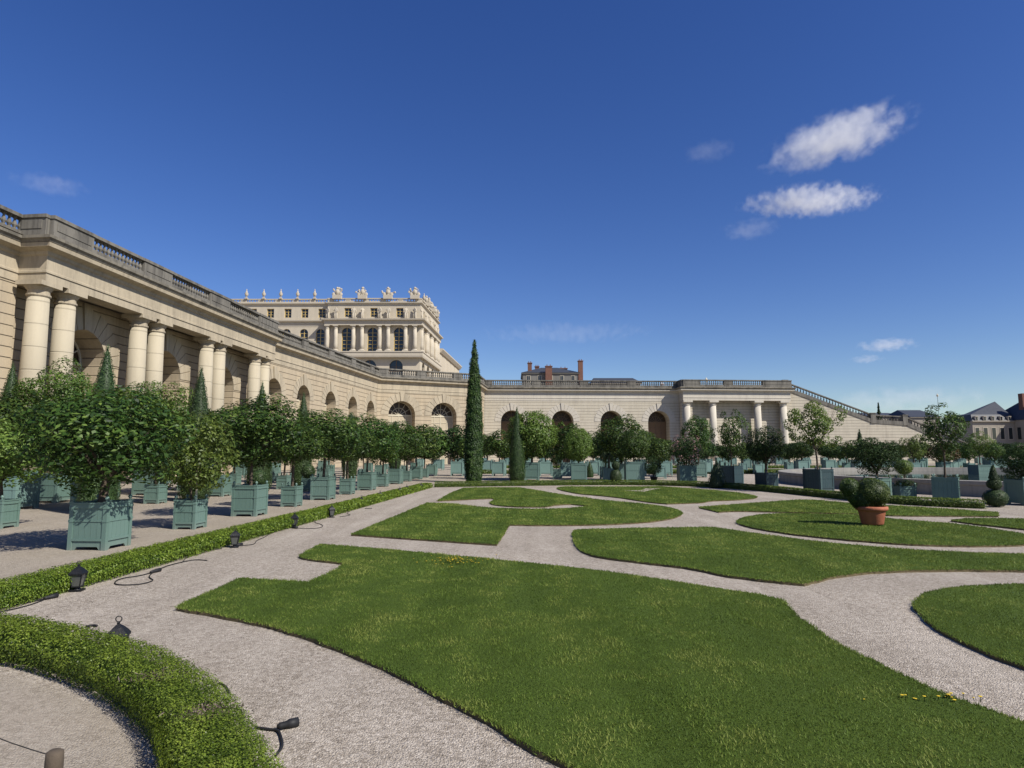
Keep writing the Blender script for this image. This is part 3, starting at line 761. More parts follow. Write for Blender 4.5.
# recessed main face (left), set 1.6 m back; projecting block with columns
A0, A1 = G(XL, YP+1.6), G(XM, YP+1.6)
facade(A0, A1, Z_AT, [pxx(p)-A0[0] for p in (250, 268, 285, 302.5, 319)], [pxx(p)-A0[0] for p in (233, 250.5, 268, 285.6, 302.7, 320)], [])
P0, P1 = G(XM, YP+.9), G(XR-.2, YP+.9)
cols_px = (327.8, 336.3, 353.8, 362.4, 380, 388.5, 405.8, 415.2)
facade(P0, P1, Z_AT, [pxx(p)-P0[0] for p in (346.5, 372.3, 398.7)], [pxx(p)-P0[0] for p in (347.2, 373.2, 399.3)], [pxx(p)-P0[0] for p in (345, 370, 396.5)], ahw=1.0)
R0, R1 = G(XR-.2, YP+.9), G(XR-.2, D1)
Ls = frame2(R0, R1)[3]
side_t = [3.4, 8.4, 13.4, 17.6]
facade(R0, R1, Z_AT, side_t[:3], side_t[:3], side_t[:3])
R2, R3 = G(XR+.1, D1), G(XR+.1, D2)
wl = MB(pa.location); fwall(wl, R2, R3, tz, pz(336), [(t, .9, 24.2, 21) for t in (4, 10, 16, 22, 28)]); wl.prism(footprint(XM, XR+.05, D1+.05, D2), tz, pz(336)-.05); wl.build('wall', M['palace'], pa)
for t in (4, 10, 16, 22, 28): pwindow(R2, R3, (t, .9, 24.2, 21))
# cornices and string courses around the whole
ring = [A0, A1, G(XM, YP+.9), G(XR-.2, YP+.9), R1]
ringc = [A0, G(XM-.2, YP+1.6), G(XM-.2, YP), G(XR+.35, YP), G(XR+.35, D1)]
mb = MB(pa.location); sweep(mb, ringc, [(-1.2, Z_EN0), (.05, Z_EN0), (.05, Z_EN0+.42), (.1, Z_EN0+.45), (.08, Z_EN0+.85), (.55, Z_EN0+1.0), (.6, Z_EN1), (-1.2, Z_EN1+.06)]); mb.build('cornice', M['palace_trim'], pa)
mb = MB(pa.location); sweep(mb, ringc, [(-1.2, Z_ST0), (.1, Z_ST0), (.18, Z_ST0+.3), (.18, Z_ST1-.25), (.3, Z_ST1-.2), (.3, Z_ST1), (-1.2, Z_ST1)]); mb.build('string_course', M['palace_trim'], pa)
mb = MB(pa.location); sweep(mb, ring, [(-1.0, Z_AT), (.04, Z_AT), (.12, Z_AT+.14), (.38, Z_AT+.3), (.4, Z_AT+.45), (-1.0, Z_AT+.48)]); mb.build('attic_cornice', M['palace_trim'], pa)
mb = MB(pa.location); sweep(mb, [R2, R3], [(-1, pz(336)), (.3, pz(336)), (.8, pz(336)+.7), (.8, pz(336)+.95), (-1, pz(336)+1)]); mb.build('cornice', M['palace_trim'], pa)
mb = MB(pa.location); mb.prism(footprint(XL, XM, YP+2.2, D2), tz, Z_AT+.2); mb.prism(footprint(XM+.05, XR-.9, YP+1.5, D1), tz, Z_AT+.25); mb.build('roof', M['lead'], pa)
# roof balustrade
balustrade(pa, ring, Z_AT+.45, Z_TOP, [alt_runs(frame2(a, b)[3], 1.2, 2.3) for a, b in zip(ring, ring[1:])], M['palace_trim'], off=.1, th=.35, step=.5)
# columns of the projecting block, front and side
for p in cols_px: column(pa, pxx(p), YP+.42, Z_ST1, Z_EN0, .42, M['palace_trim'], M['palace_trim'], 0, cap_h=.75, seg=14)
for t in (1.0, 5.8, 7.0, 10.8, 12.0, 15.8, 17.0, 19.2):
    x, y = G(XR-.05, YP+.5+t); column(pa, x, y, Z_ST1, Z_EN0, .42, M['palace_trim'], M['palace_trim'], ARZ, cap_h=.75, seg=12)
# statues on the cornice, urns and trophies on the roof line
sk = bpy.data.meshes.new('statue_body')
J = [(0, 0, 1.0), (0, 0, 1.25), (0, -.02, 1.5), (0, 0, 1.62), (0, -.02, 1.78), (.2, 0, 1.5), (.32, -.05, 1.2), (.2, -.22, 1.1), (-.2, 0, 1.5), (-.34, 0, 1.25), (-.4, -.05, 1.6), (.1, 0, .95), (.13, -.03, .5), (.12, .02, .05), (-.1, 0, .95), (-.15, -.1, .55), (-.12, 0, .05)]
Ed = [(0, 1), (1, 2), (2, 3), (3, 4), (2, 5), (5, 6), (6, 7), (2, 8), (8, 9), (9, 10), (0, 11), (11, 12), (12, 13), (0, 14), (14, 15), (15, 16)]
Rd = [.2, .17, .2, .08, .13, .1, .07, .06, .1, .07, .06, .15, .14, .13, .15, .14, .13]
def skin_mesh(me, J, E, Rr):
    bm = bmesh.new(); ly = bm.verts.layers.skin.verify()
    vs = [bm.verts.new(p) for p in J]
    for i, j in E: bm.edges.new((vs[i], vs[j]))
    for v, r in zip(vs, Rr): v[ly].radius = (r, r)
    vs[0][ly].use_root = True; bm.to_mesh(me); bm.free(); me.update()
skin_mesh(sk, J, Ed, Rd); sk.materials.append(M['palace_trim'])
def skin(name, me, parent=None, loc=(0, 0, 0), lv=1):
    o = link(name, me, parent, loc); m1 = o.modifiers.new('s', 'SKIN'); m2 = o.modifiers.new('d', 'SUBSURF'); m2.levels = lv; m2.render_levels = lv; return o
def statue(x, y, z, s=1.15, rz=0):
    o = skin('statue', sk, pa, (x-pa.location.x, y-pa.location.y, z-pa.location.z)); o.scale = (s, s, s); o.rotation_euler = (0, 0, rz)
for i, p in enumerate((328, 336, 354, 362.5, 380, 388.5, 406, 415)): statue(pxx(p), YP+.35, Z_EN1+.03, 1.35, (i*37 % 7)*.2-.6)
for i, t in enumerate((1.0, 5.8, 7.0, 10.8, 12.0, 15.8, 17.0, 19.2)): x, y = G(XR-.05, YP+.4+t); statue(x, y, Z_EN1+.03, 1.35, 1.2+.2*(i % 3))
def trophy(x, y, z, s, seed):
    rg = random.Random(seed); mb = MB((x, y, z)); mb.box((x, y, z+.35*s), (1.5*s, .8*s, .7*s)); mb.ball((x, y, z+1.25*s), (.42*s, .35*s, .55*s), 8, 6)
    mb.ball((x, y, z+1.95*s), .24*s, 7, 5)
    for i in range(11):
        a = rg.uniform(-1.2, 1.2); l_ = rg.uniform(.8, 1.35)*s; yy = y+rg.uniform(-.2, .2)
        p1 = (x+math.sin(a)*l_, yy, z+.75*s+math.cos(a)*l_*.95); mb.tube([(x+math.sin(a)*.2, yy, z+.7*s), p1], [.09*s, .05*s], 5)
        if i % 2: mb.ball(p1, (.16*s, .1*s, .2*s), 6, 4)
    for q in (-1, 1): mb.ball((x+q*.62*s, y-.1, z+.85*s), (.32*s, .18*s, .36*s), 7, 5)
    o = mb.build('trophy', M['palace_trim'], pa); o.location = (x-pa.location.x, y-pa.location.y, z-pa.location.z)
for i, p in enumerate((336.2, 361.6, 387.2, 414.3)): trophy(pxx(p), YP+.75, Z_TOP-.25, 1.16, i)
for i, t in enumerate((7.0, 12.5, 17.6)): x, y = G(XR-.3, YP+t); trophy(x, y, Z_TOP-.25, 1.05, 9+i)
def urn(x, y, z, s=1.0):
    mb = MB((x, y, z)); mb.box((x, y, z+.12*s), (.5*s, .5*s, .24*s)); mb.lathe([(.12*s, .2*s), (.1*s, .4*s), (.3*s, .7*s), (.36*s, 1.05*s), (.2*s, 1.2*s), (.24*s, 1.3*s), (.1*s, 1.5*s), (.09*s, 1.8*s), (.02*s, 1.95*s)], (x, y, z), 10)
    o = mb.build('urn', M['palace_trim'], pa); o.location = (x-pa.location.x, y-pa.location.y, z-pa.location.z)
for p in (243.5, 261, 278.2, 295.2, 312.5): urn(pxx(p), YP+1.4, Z_TOP-.03, 1.05)
for i, t in enumerate((4.5, 10.0, 15.0, 19.5)): x, y = G(XR-.3, YP+t); urn(x, y, Z_TOP-.03, 1.0)

# --- town roofs behind the rear wing
def town_house(x0, x1, y0, y1, zw, zr, label, name='town_house', ridge=.45, base=tz, wins=0, chim=(), roof='slate', wm='town'):
    r = empty(name, ((x0+x1)/2, (y0+y1)/2, base), label, 'house')
    mb = MB(r.location); mb.prism([(x0, y0), (x1, y0), (x1, y1), (x0, y1)], base, zw); mb.box(((x0+x1)/2, (y0+y1)/2, zw+.15), (x1-x0+.8, y1-y0+.8, .3)); mb.build('wall', M[wm], r)
    cx, cyy = (x0+x1)/2, (y0+y1)/2; hx = (x1-x0)/2*ridge; e = .5
    mb = MB(r.location); mb.add([(x0-e, y0-e, zw+.3), (x1+e, y0-e, zw+.3), (x1+e, y1+e, zw+.3), (x0-e, y1+e, zw+.3), (cx-hx, cyy, zr), (cx+hx, cyy, zr)], [(0, 1, 5, 4), (1, 2, 5), (2, 3, 4, 5), (3, 0, 4), (0, 3, 2, 1)]); rf = mb.build('roof', M[roof], r)
    for (cx_, cy_, z0, z1, ww, dd) in chim:
        mb = MB(r.location); mb.box((cx_, cy_, (z0+z1)/2), (ww, dd, z1-z0)); mb.box((cx_, cy_, z1+.12), (ww+.3, dd+.3, .24))
        for q in (-.25, .25): mb.lathe([(.14, .2), (.12, .75)], (cx_+q*ww, cy_, z1), 7)
        mb.build('chimney', M['brick'], rf)
    for i in range(wins):
        x = x0+(i+.5)*(x1-x0)/wins; f = MB(r.location).box((x, y0-.02, zw-1.7), (1.25, .12, 2.2)).build('window', M['cream'], r)
        MB(r.location).box((x-.27, y0-.06, zw-1.7), (.46, .1, 2.0)).box((x+.27, y0-.06, zw-1.7), (.46, .1, 2.0)).build('pane', M['pane'], f)
    return r, rf
q = lambda px, py, Y: ((px-512)*Y/F, H+(HOR-py)*Y/F)
YH = 196
X = lambda px: (px-512)*YH/F
Zh = lambda py: H+(HOR-py)*YH/F
town_house(X(523), X(579), YH, YH+16, Zh(373.5), Zh(364), 'grey hip-roofed house with red brick chimneys rising behind the rear wing', wins=5, ridge=.3, wm='town_grey',
           chim=[(X(530.2), YH+3, Zh(375), Zh(362), 1.25, 1.4), (X(538.5), YH+10, Zh(372), Zh(362.5), 1.3, 1.4), (X(548.8), YH-.8, tz, Zh(367), 2.0, 1.4), (X(565.8), YH+9, Zh(372), Zh(365), 2.6, 1.6), (X(581.2), YH+.5, tz, Zh(361), 1.4, 1.5)])
town_house(X(596), X(645), YH+6, YH+20, Zh(381.5), Zh(373.0), 'long low dark slate roof showing above the rear wing balustrade', ridge=.86)
town_house(q(868, 0, 215)[0], q(906, 0, 215)[0], 215, 232, q(0, 417, 215)[1], q(0, 411.5, 215)[1], 'low grey roof showing behind the landing of the great stairs', ridge=.85, base=0)
town_house(q(911, 0, 205)[0], q(940, 0, 205)[0], 205, 222, q(0, 418, 205)[1], q(0, 408.5, 205)[1], 'dark slate roof behind the tall open tree and the lower stairs', ridge=.8, base=0)

# mansarded house at the far right
YM = 176
mh = empty('mansard_house', ((995-512)*YM/F, YM+8, 0), 'stone town house with dark mansard roof and white dormers beyond the stairs', 'house')
xa, xb = (972-512)*YM/F, (1014-512)*YM/F; ze = H+(HOR-422)*YM/F; zb = H+(HOR-414.5)*YM/F; zr_ = H+(HOR-404)*YM/F
mb = MB(mh.location); mb.prism([(xa, YM), (xb, YM), (xb, YM+13), (xa, YM+13)], 0, ze); mb.box(((xa+xb)/2, YM-.1, ze+.15), (xb-xa+.5, .9, .3)); mb.build('wall', M['town'], mh)
mb = MB(mh.location)
mb.add([(xa, YM, ze+.3), (xb, YM, ze+.3), (xb, YM+1.2, zb), (xa+.6, YM+1.2, zb), (xa+2.5, YM+6.5, H+(HOR-413)*YM/F), (xb, YM+6.5, H+(HOR-401.5)*(YM+6)/F), (xa, YM+13, ze+.3), (xb, YM+13, ze+.3), (xa+.6, YM+11.8, zb), (xb, YM+11.8, zb)],
       [(0, 1, 2, 3), (3, 2, 5, 4), (4, 5, 9, 8), (8, 9, 7, 6), (0, 3, 8, 6), (3, 4, 8)]); rf = mb.build('roof', M['slate'], mh)
for i in range(5):
    x = xa+1.2+i*(xb-xa-1.6)/4.4; mb = MB(mh.location); mb.box((x, YM+.35, ze+.9), (.72, 1.0, 1.05)); mb.box((x, YM+.3, ze+1.48), (.84, 1.2, .12)); dm = mb.build('dormer', M['palace_trim'], rf)
for i in range(5):
    x = xa+1.2+i*(xb-xa-1.6)/4.4
    f = MB(mh.location).box((x, YM-.17, ze+.9), (.46, .06, .85)).build('window', M['pane'], mh)
    f = MB(mh.location).box((x, YM-.02, ze-3.2), (1.3, .12, 3.4)).build('window', M['palace_trim'], mh); MB(mh.location).box((x, YM-.07, ze-3.2), (1.0, .08, 3.1)).build('pane', M['pane'], f)
wg = empty('mansard_wing', (xb+6, YM-2, 0), 'shaded gable wing of the mansard house with slate roof and tall chimney', 'house')
mb = MB(wg.location); mb.prism([(xb+.02, YM-6), (xb+14, YM-6), (xb+14, YM+6), (xb+.02, YM+6)], 0, ze+.4); mb.box((xb+.3, YM-6.2, ze/2), (.9, .5, ze)); mb.build('wall', M['town'], wg)
mb = MB(wg.location); z4 = H+(HOR-400)*YM/F; mb.add([(xb-.3, YM-6.4, ze+.4), (xb+14, YM-6.4, ze+.4), (xb+14, YM+6, ze+.4), (xb-.3, YM+6, ze+.4), (xb+1.6, YM-4.9, zb+1.5), (xb+14, YM-4.9, zb+1.5), (xb+14, YM+5, zb+1.5), (xb+1.6, YM+5, zb+1.5), (xb+3, YM, z4), (xb+14, YM, z4)],
    [(0, 1, 5, 4), (3, 0, 4, 7), (2, 3, 7, 6), (4, 5, 9, 8), (7, 4, 8), (6, 7, 8, 9)]); rf2 = mb.build('roof', M['slate'], wg)
mb = MB(wg.location); mb.box((xb+2.1, YM-1, z4-.6), (1.4, 1.5, 4.5)); mb.build('chimney', M['brick'], rf2)
mb = MB(wg.location); mb.box((xb+2.5, YM-5.6, ze+1.7), (1.7, 1.4, 2.0)); mb.box((xb+2.5, YM-5.6, ze+2.85), (1.9, 1.6, .25)); mb.build('dormer', M['palace_trim'], rf2)
for y in (YM-4.5, YM-1.5): MB(wg.location).box((xb, y, ze-3.2), (.14, 1.1, 3.2)).build('window', M['pane'], wg)

# --- the round basin
bc = (36.0, 40.0); rb = 18.0
ba = empty('basin', (*bc, 0), 'round stone-rimmed garden basin with a low weathered coping', 'basin')
mb = MB(ba.location)
prof = [(rb, -.05), (rb, .5), (rb+.05, .55), (rb+.05, .72), (rb-.75, .72), (rb-.75, .1)]
ns = 96; vs = []; fs = []
for i in range(ns):
    a = 2*PI*i/ns
    for r, z in prof: vs.append((bc[0]+r*math.cos(a), bc[1]+r*math.sin(a), z))
for i in range(ns):
    i2 = (i+1) % ns
    for j in range(len(prof)-1): fs.append((i*6+j, i2*6+j, i2*6+j+1, i*6+j+1))
mb.add(vs, fs); mb.build('stone_rim', M['basin'], ba)
wt = MB((*bc, 0)).prism([(bc[0]+(rb-.74)*math.cos(2*PI*i/ns), bc[1]+(rb-.74)*math.sin(2*PI*i/ns)) for i in range(ns)], .02, .42).build('water', M['water'], None, False, (*bc, 0)); tag(wt, kind='structure')
# ------------------------------------------------------------ planter boxes
def box_design(w_, h_, m, finial=True):
    """a Versailles planter: four panels, four corner posts with finials, soil"""
    r = bpy.data.objects.new('planter_box', None); COL.objects.link(r); r.empty_display_size = .2
    hw = w_/2; pw = .085*w_+.02; ins = .018
    for i in range(4):
        a = i*PI/2; mb = MB(); ln = w_-2*pw+.01
        y = -(hw-ins-.018)
        npl = max(4, int(w_/.16)); z0, z1 = .17*h_, h_-.05
        for k in range(npl):
            mb.box((-ln/2+(k+.5)*ln/npl, y, (z0+z1)/2), (ln/npl-.005, .034, z1-z0))
        mb.box((0, y+.024, (z0+z1)/2), (ln, .012, z1-z0-.01))
        mb.box((0, y-.012, h_-.055), (ln, .056, .10)); mb.box((0, y-.016, h_-.005), (ln, .075, .03))
        mb.box((0, y-.010, .22*h_), (ln, .056, .045))
        # skirt cut away between the feet
        zs = .2*h_; q = [(-ln/2, 0.0), (-ln/2+.07*w_, 0.0), (-ln/2+.13*w_, .072*h_), (ln/2-.13*w_, .072*h_), (ln/2-.07*w_, 0.0), (ln/2, 0.0), (ln/2, zs), (-ln/2, zs)]
        k = len(q); vs = [(x, y-.012, z) for x, z in q]+[(x, y+.02, z) for x, z in q]
        mb.add(vs, [tuple(range(k)), tuple(range(2*k-1, k-1, -1))]+[(j, k+j, k+(j+1) % k, (j+1) % k) for j in range(k)])
        mb.box((0, y-.023, .62*h_), (ln, .012, .035))
        o = mb.build('side_panel', m, r); o.rotation_euler = (0, 0, a)
    for sx, sy in ((-1, -1), (1, -1), (1, 1), (-1, 1)):
        mb = MB(); c = (hw-pw/2)
        mb.box((0, 0, h_*.5), (pw, pw, h_)); mb.box((0, 0, h_+.012), (pw+.02, pw+.02, .03)); mb.box((0, 0, .62*h_), (pw+.016, pw+.016, .05)); mb.box((0, 0, .9*h_), (pw+.016, pw+.016, .04))
        p = mb.build('corner_post', m, r, False, (sx*c, sy*c, 0))
        if finial:
            f = MB().lathe([(.018, h_+.02), (.026, h_+.035), (.018, h_+.05), (.04, h_+.075), (.044, h_+.1), (.03, h_+.13), (.006, h_+.145)], (0, 0, 0), 10); f.build('finial', m, p, True)
    mb = MB().box((0, 0, h_-.10), (w_-2*pw, w_-2*pw, .06)); mb.box((0, 0, .12*h_), (w_-.08, w_-.08, .03)); mb.build('soil', M['soil'], r)
    KIDS[r.name] = [o for o in COL.objects if o.parent == r]
    for k in KIDS[r.name]: KIDS[k.name] = [o for o in COL.objects if o.parent == k]
    r['w'] = w_; r['h'] = h_; return r
def simple_box(w_, h_, m):
    mb = MB(); hw = w_/2
    mb.box((0, 0, h_*.55), (w_*.92, w_*.92, h_*.8)); mb.box((0, 0, h_*.96), (w_*.97, w_*.97, h_*.07)); mb.box((0, 0, h_*.24), (w_*.96, w_*.96, h_*.04))
    for sx in (-1, 1):
        for sy in (-1, 1):
            mb.box((sx*hw*.9, sy*hw*.9, h_*.5), (w_*.1, w_*.1, h_)); mb.ball((sx*hw*.9, sy*hw*.9, h_*1.05), w_*.055, 6, 4)
    return mb.mesh('planter_box', m)
USED = set()
DES = {}
def box_at(x, y, w_, h_, rz, label, group, m='box', detail=True):
    """place a planter; the first of a size is the pattern, the rest are copies of it and all its pieces"""
    key = (round(w_, 2), round(h_, 2), m, detail)
    if not detail:
        if key not in DES: DES[key] = simple_box(w_, h_, M[m])
        o = link('planter_box', DES[key])
    elif key not in DES: DES[key] = o = box_design(w_, h_, M[m])
    else: o = copy_tree(DES[key])
    for k in ('w', 'h'):
        if k in o: del o[k]
    o.location = (x, y, .004); o.rotation_euler = (0, 0, rz); tag(o, label, 'planter', group); return o

# ------------------------------------------------------------ foliage
def sphere_dirs(n_, rg):
    d = rg.normal(size=(n_, 3)); return nrm(d)
def crown_mesh(name, m, n_, ln, wd, ncl, seed, rc=(.24, .40), rr=(.55, .90), inner=.18, top=0.0, droop=.35):
    rg = np.random.default_rng(seed)
    i = np.arange(ncl)+.5; ph = np.arccos(1-2*i/ncl); th = PI*(1+5**.5)*i
    C = np.stack([np.cos(th)*np.sin(ph), np.sin(th)*np.sin(ph), np.cos(ph)], 1)+rg.normal(0, .16, (ncl, 3))
    C = nrm(C)*rg.uniform(*rr, (ncl, 1))
    if top: C[:, 2] = np.abs(C[:, 2])*top+C[:, 2]*(1-top)
    R = rg.uniform(*rc, ncl); base = rg.uniform(.22, .66, ncl)
    k = rg.choice(ncl, n_, p=R**2/np.sum(R**2))
    out = nrm(C)[k]; d = sphere_dirs(n_, rg); d = np.where((np.sum(d*out, 1) < -.25)[:, None], -d, d)
    P = C[k]+d*R[k][:, None]*rg.uniform(.72, 1.06, (n_, 1))
    ni = int(n_*inner)
    if ni: P[:ni] = sphere_dirs(ni, rg)*(rg.random((ni, 1))**.5)*.62
    Nn = nrm(d*.55+out*.45+rg.normal(0, .42, (n_, 3))+np.array([0, 0, .38]))
    V = leaves(P, Nn, ln, wd, rg, droop)
    return quads_mesh(name, V, base[k]+rg.normal(0, .23, n_), m)
CR = {}
def crown(kind, var):
    key = (kind, var)
    if key in CR: return CR[key]
    s = var*17+hash(kind) % 1 + sum(map(ord, kind))
    if kind == 'citrus': me = crown_mesh('crown', M['citrus'], 8500, .098, .046, 75, s)
    elif kind == 'citrus_mid': me = crown_mesh('crown', M['citrus'], 6800, .108, .053, 60, s)
    elif kind == 'citrus_light': me = crown_mesh('crown', M['light_leaf'], 5200, .115, .055, 55, s)
    elif kind == 'citrus_far': me = crown_mesh('crown', M['citrus'], 2300, .17, .085, 45, s)
    elif kind == 'dark_far': me = crown_mesh('crown', M['dark_leaf'], 2300, .17, .085, 45, s)
    elif kind == 'dark': me = crown_mesh('crown', M['dark_leaf'], 6500, .10, .05, 65, s)
    elif kind == 'clip': me = crown_mesh('crown', M['light_leaf'], 12500, .085, .046, 150, s, rc=(.17, .25), rr=(.72, .84), inner=.3)
    elif kind == 'airy': me = crown_mesh('crown', M['light_leaf'], 3300, .10, .05, 42, s, rc=(.16, .30), rr=(.25, .92), inner=.04)
    elif kind == 'airy_dark': me = crown_mesh('crown', M['citrus'], 3300, .10, .05, 40, s, rc=(.16, .30), rr=(.25, .92), inner=.04)
    elif kind == 'oleander': me = crown_mesh('crown', M['dark_leaf'], 3000, .14, .04, 50, s, rc=(.18, .3), inner=.2)
    elif kind == 'dome': me = crown_mesh('crown', M['myrtle'], 9500, .052, .024, 130, s, rc=(.17, .27), rr=(.72, .86), inner=.3, top=.85, droop=-.8)
    elif kind == 'wild': me = crown_mesh('crown', M['myrtle'], 15000, .075, .03, 70, s, rc=(.16, .32), rr=(.55, .88), inner=.3, droop=-1.0)
    elif kind == 'red_far': me = crown_mesh('crown', M['reddish'], 2000, .17, .085, 40, s)
    CR[key] = me; return me
def tree_at(x, y, zs, z0, z1, w_, kind, var, label, cat='tree', group=None, name='orange_tree', tr=.05, rz=None, stake=False, multi=False, dx=0.0):
    """a tree in a planter: z0..z1 is the span of the crown, zs the soil"""
    rg = random.Random(int(x*31+y*57))
    t = empty(name, (x, y, zs), label, cat, group, rz if rz is not None else rg.uniform(0, 6.28))
    cz = (z0+z1)/2-zs; hh = (z1-z0)/2
    mb = MB(); top = cz+hh*.1
    fork = max(.15, (z0-zs)*.85+hh*.15)
    lean = (rg.uniform(-.04, .04)+dx*.3, rg.uniform(-.04, .04))
    if multi:
        for k in range(4):
            a = k*1.6+rg.random(); mb.tube([(math.cos(a)*.06, math.sin(a)*.06, -.05), (math.cos(a)*.16, math.sin(a)*.16, fork*.7), (math.cos(a)*w_*.22, math.sin(a)*w_*.22, top)], [tr*.6, tr*.5, tr*.2], 6)
    else:
        mb.tube([(0, 0, -.06), (lean[0]*.4, lean[1]*.4, fork*.5), (lean[0], lean[1], fork)], [tr*1.25, tr, tr*.92], 8)
        for k in range(7):
            a = k*2.4+rg.random(); e = rg.uniform(.35, .75)
            mb.tube([(lean[0], lean[1], fork-.02), (lean[0]+math.cos(a)*w_*.14, lean[1]+math.sin(a)*w_*.14, fork+(cz-fork)*.55), (lean[0]+math.cos(a)*w_*.36, lean[1]+math.sin(a)*w_*.36, cz+hh*rg.uniform(-.25, .55))], [tr*.62, tr*.4, tr*.12], 5)
    mb.build('trunk', M['bark'], t)
    c = link('crown', crown(kind, var), t, (lean[0], lean[1], cz)); c.scale = (w_/2, w_/2, hh); c.rotation_euler = (0, 0, rg.uniform(0, 6.28))
    if stake:
        s = MB().tube([(.12, -.05, -.05), (.10, -.05, max(.5, fork+.25))], .025, 6).build('stake', M['cream'], t)
    return t
def shell_mesh(name, m, surf, n_, ln, wd, seed, body_m=None, droop=.2, rough=.02, up=.2):
    """fine clipped foliage: surf(u, v) -> points and outward directions"""
    rg = np.random.default_rng(seed); P, Nn = surf(rg.random(n_), rg.random(n_))
    bumpy = np.array([mnoise.fractal(Vector(p)*3.1+Vector((seed, 0, 0)), 1, 2, 3) for p in P])
    P = P+Nn*(bumpy*rough*2.2+rg.normal(0, rough, n_))[:, None]
    N2 = nrm(Nn+rg.normal(0, .5, (n_, 3))+np.array([0, 0, up]))
    return quads_mesh(name, leaves(P, N2, ln, wd, rg, droop), .45+bumpy*.5+rg.normal(0, .17, n_), m)
def profile_surf(fr):
    """surface of revolution with radius fr(t), t 0..1 over height 1"""
    ts = np.linspace(0, 1, 60); rs = np.array([fr(t) for t in ts]); cdf = np.cumsum(rs+.03); cdf = cdf/cdf[-1]
    def s(u, v):
        t = np.interp(u, cdf, ts); r = np.interp(t, ts, rs); a = v*2*PI
        dr = np.gradient(rs, ts); sl_ = np.interp(t, ts, dr)
        P = np.stack([r*np.cos(a), r*np.sin(a), t], 1); return P, nrm(np.stack([np.cos(a), np.sin(a), -sl_], 1))
    return s
def topiary(name, x, y, z, h_, fr, m, label, cat, n_=4500, ln=.05, wd=.03, seed=1, group=None, rough=.015, droop=.2, cache={}, up=.2, key=None):
    t = empty(name, (x, y, z), label, cat, group, (x*3) % 6)
    key = key or (name, n_, h_)
    if key not in cache:
        f2 = lambda q_: fr(q_)
        rg = np.random.default_rng(seed)
        s0 = profile_surf(f2)
        def s(u, v):
            P, Nn = s0(u, v); P = P.copy(); P[:, 2] *= h_; Nn = nrm(Nn*np.array([1, 1, 1/h_])); return P, Nn
        cache[key] = (shell_mesh('foliage', m, s, n_, ln, wd, seed, rough=rough, droop=droop, up=up),
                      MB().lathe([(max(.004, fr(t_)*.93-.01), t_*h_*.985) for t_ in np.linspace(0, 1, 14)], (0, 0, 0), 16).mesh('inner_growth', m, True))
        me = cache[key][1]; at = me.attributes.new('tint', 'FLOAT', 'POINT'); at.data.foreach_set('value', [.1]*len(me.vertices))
    fo, inn = cache[key]
    link('foliage', fo, t); link('inner_growth', inn, t); return t

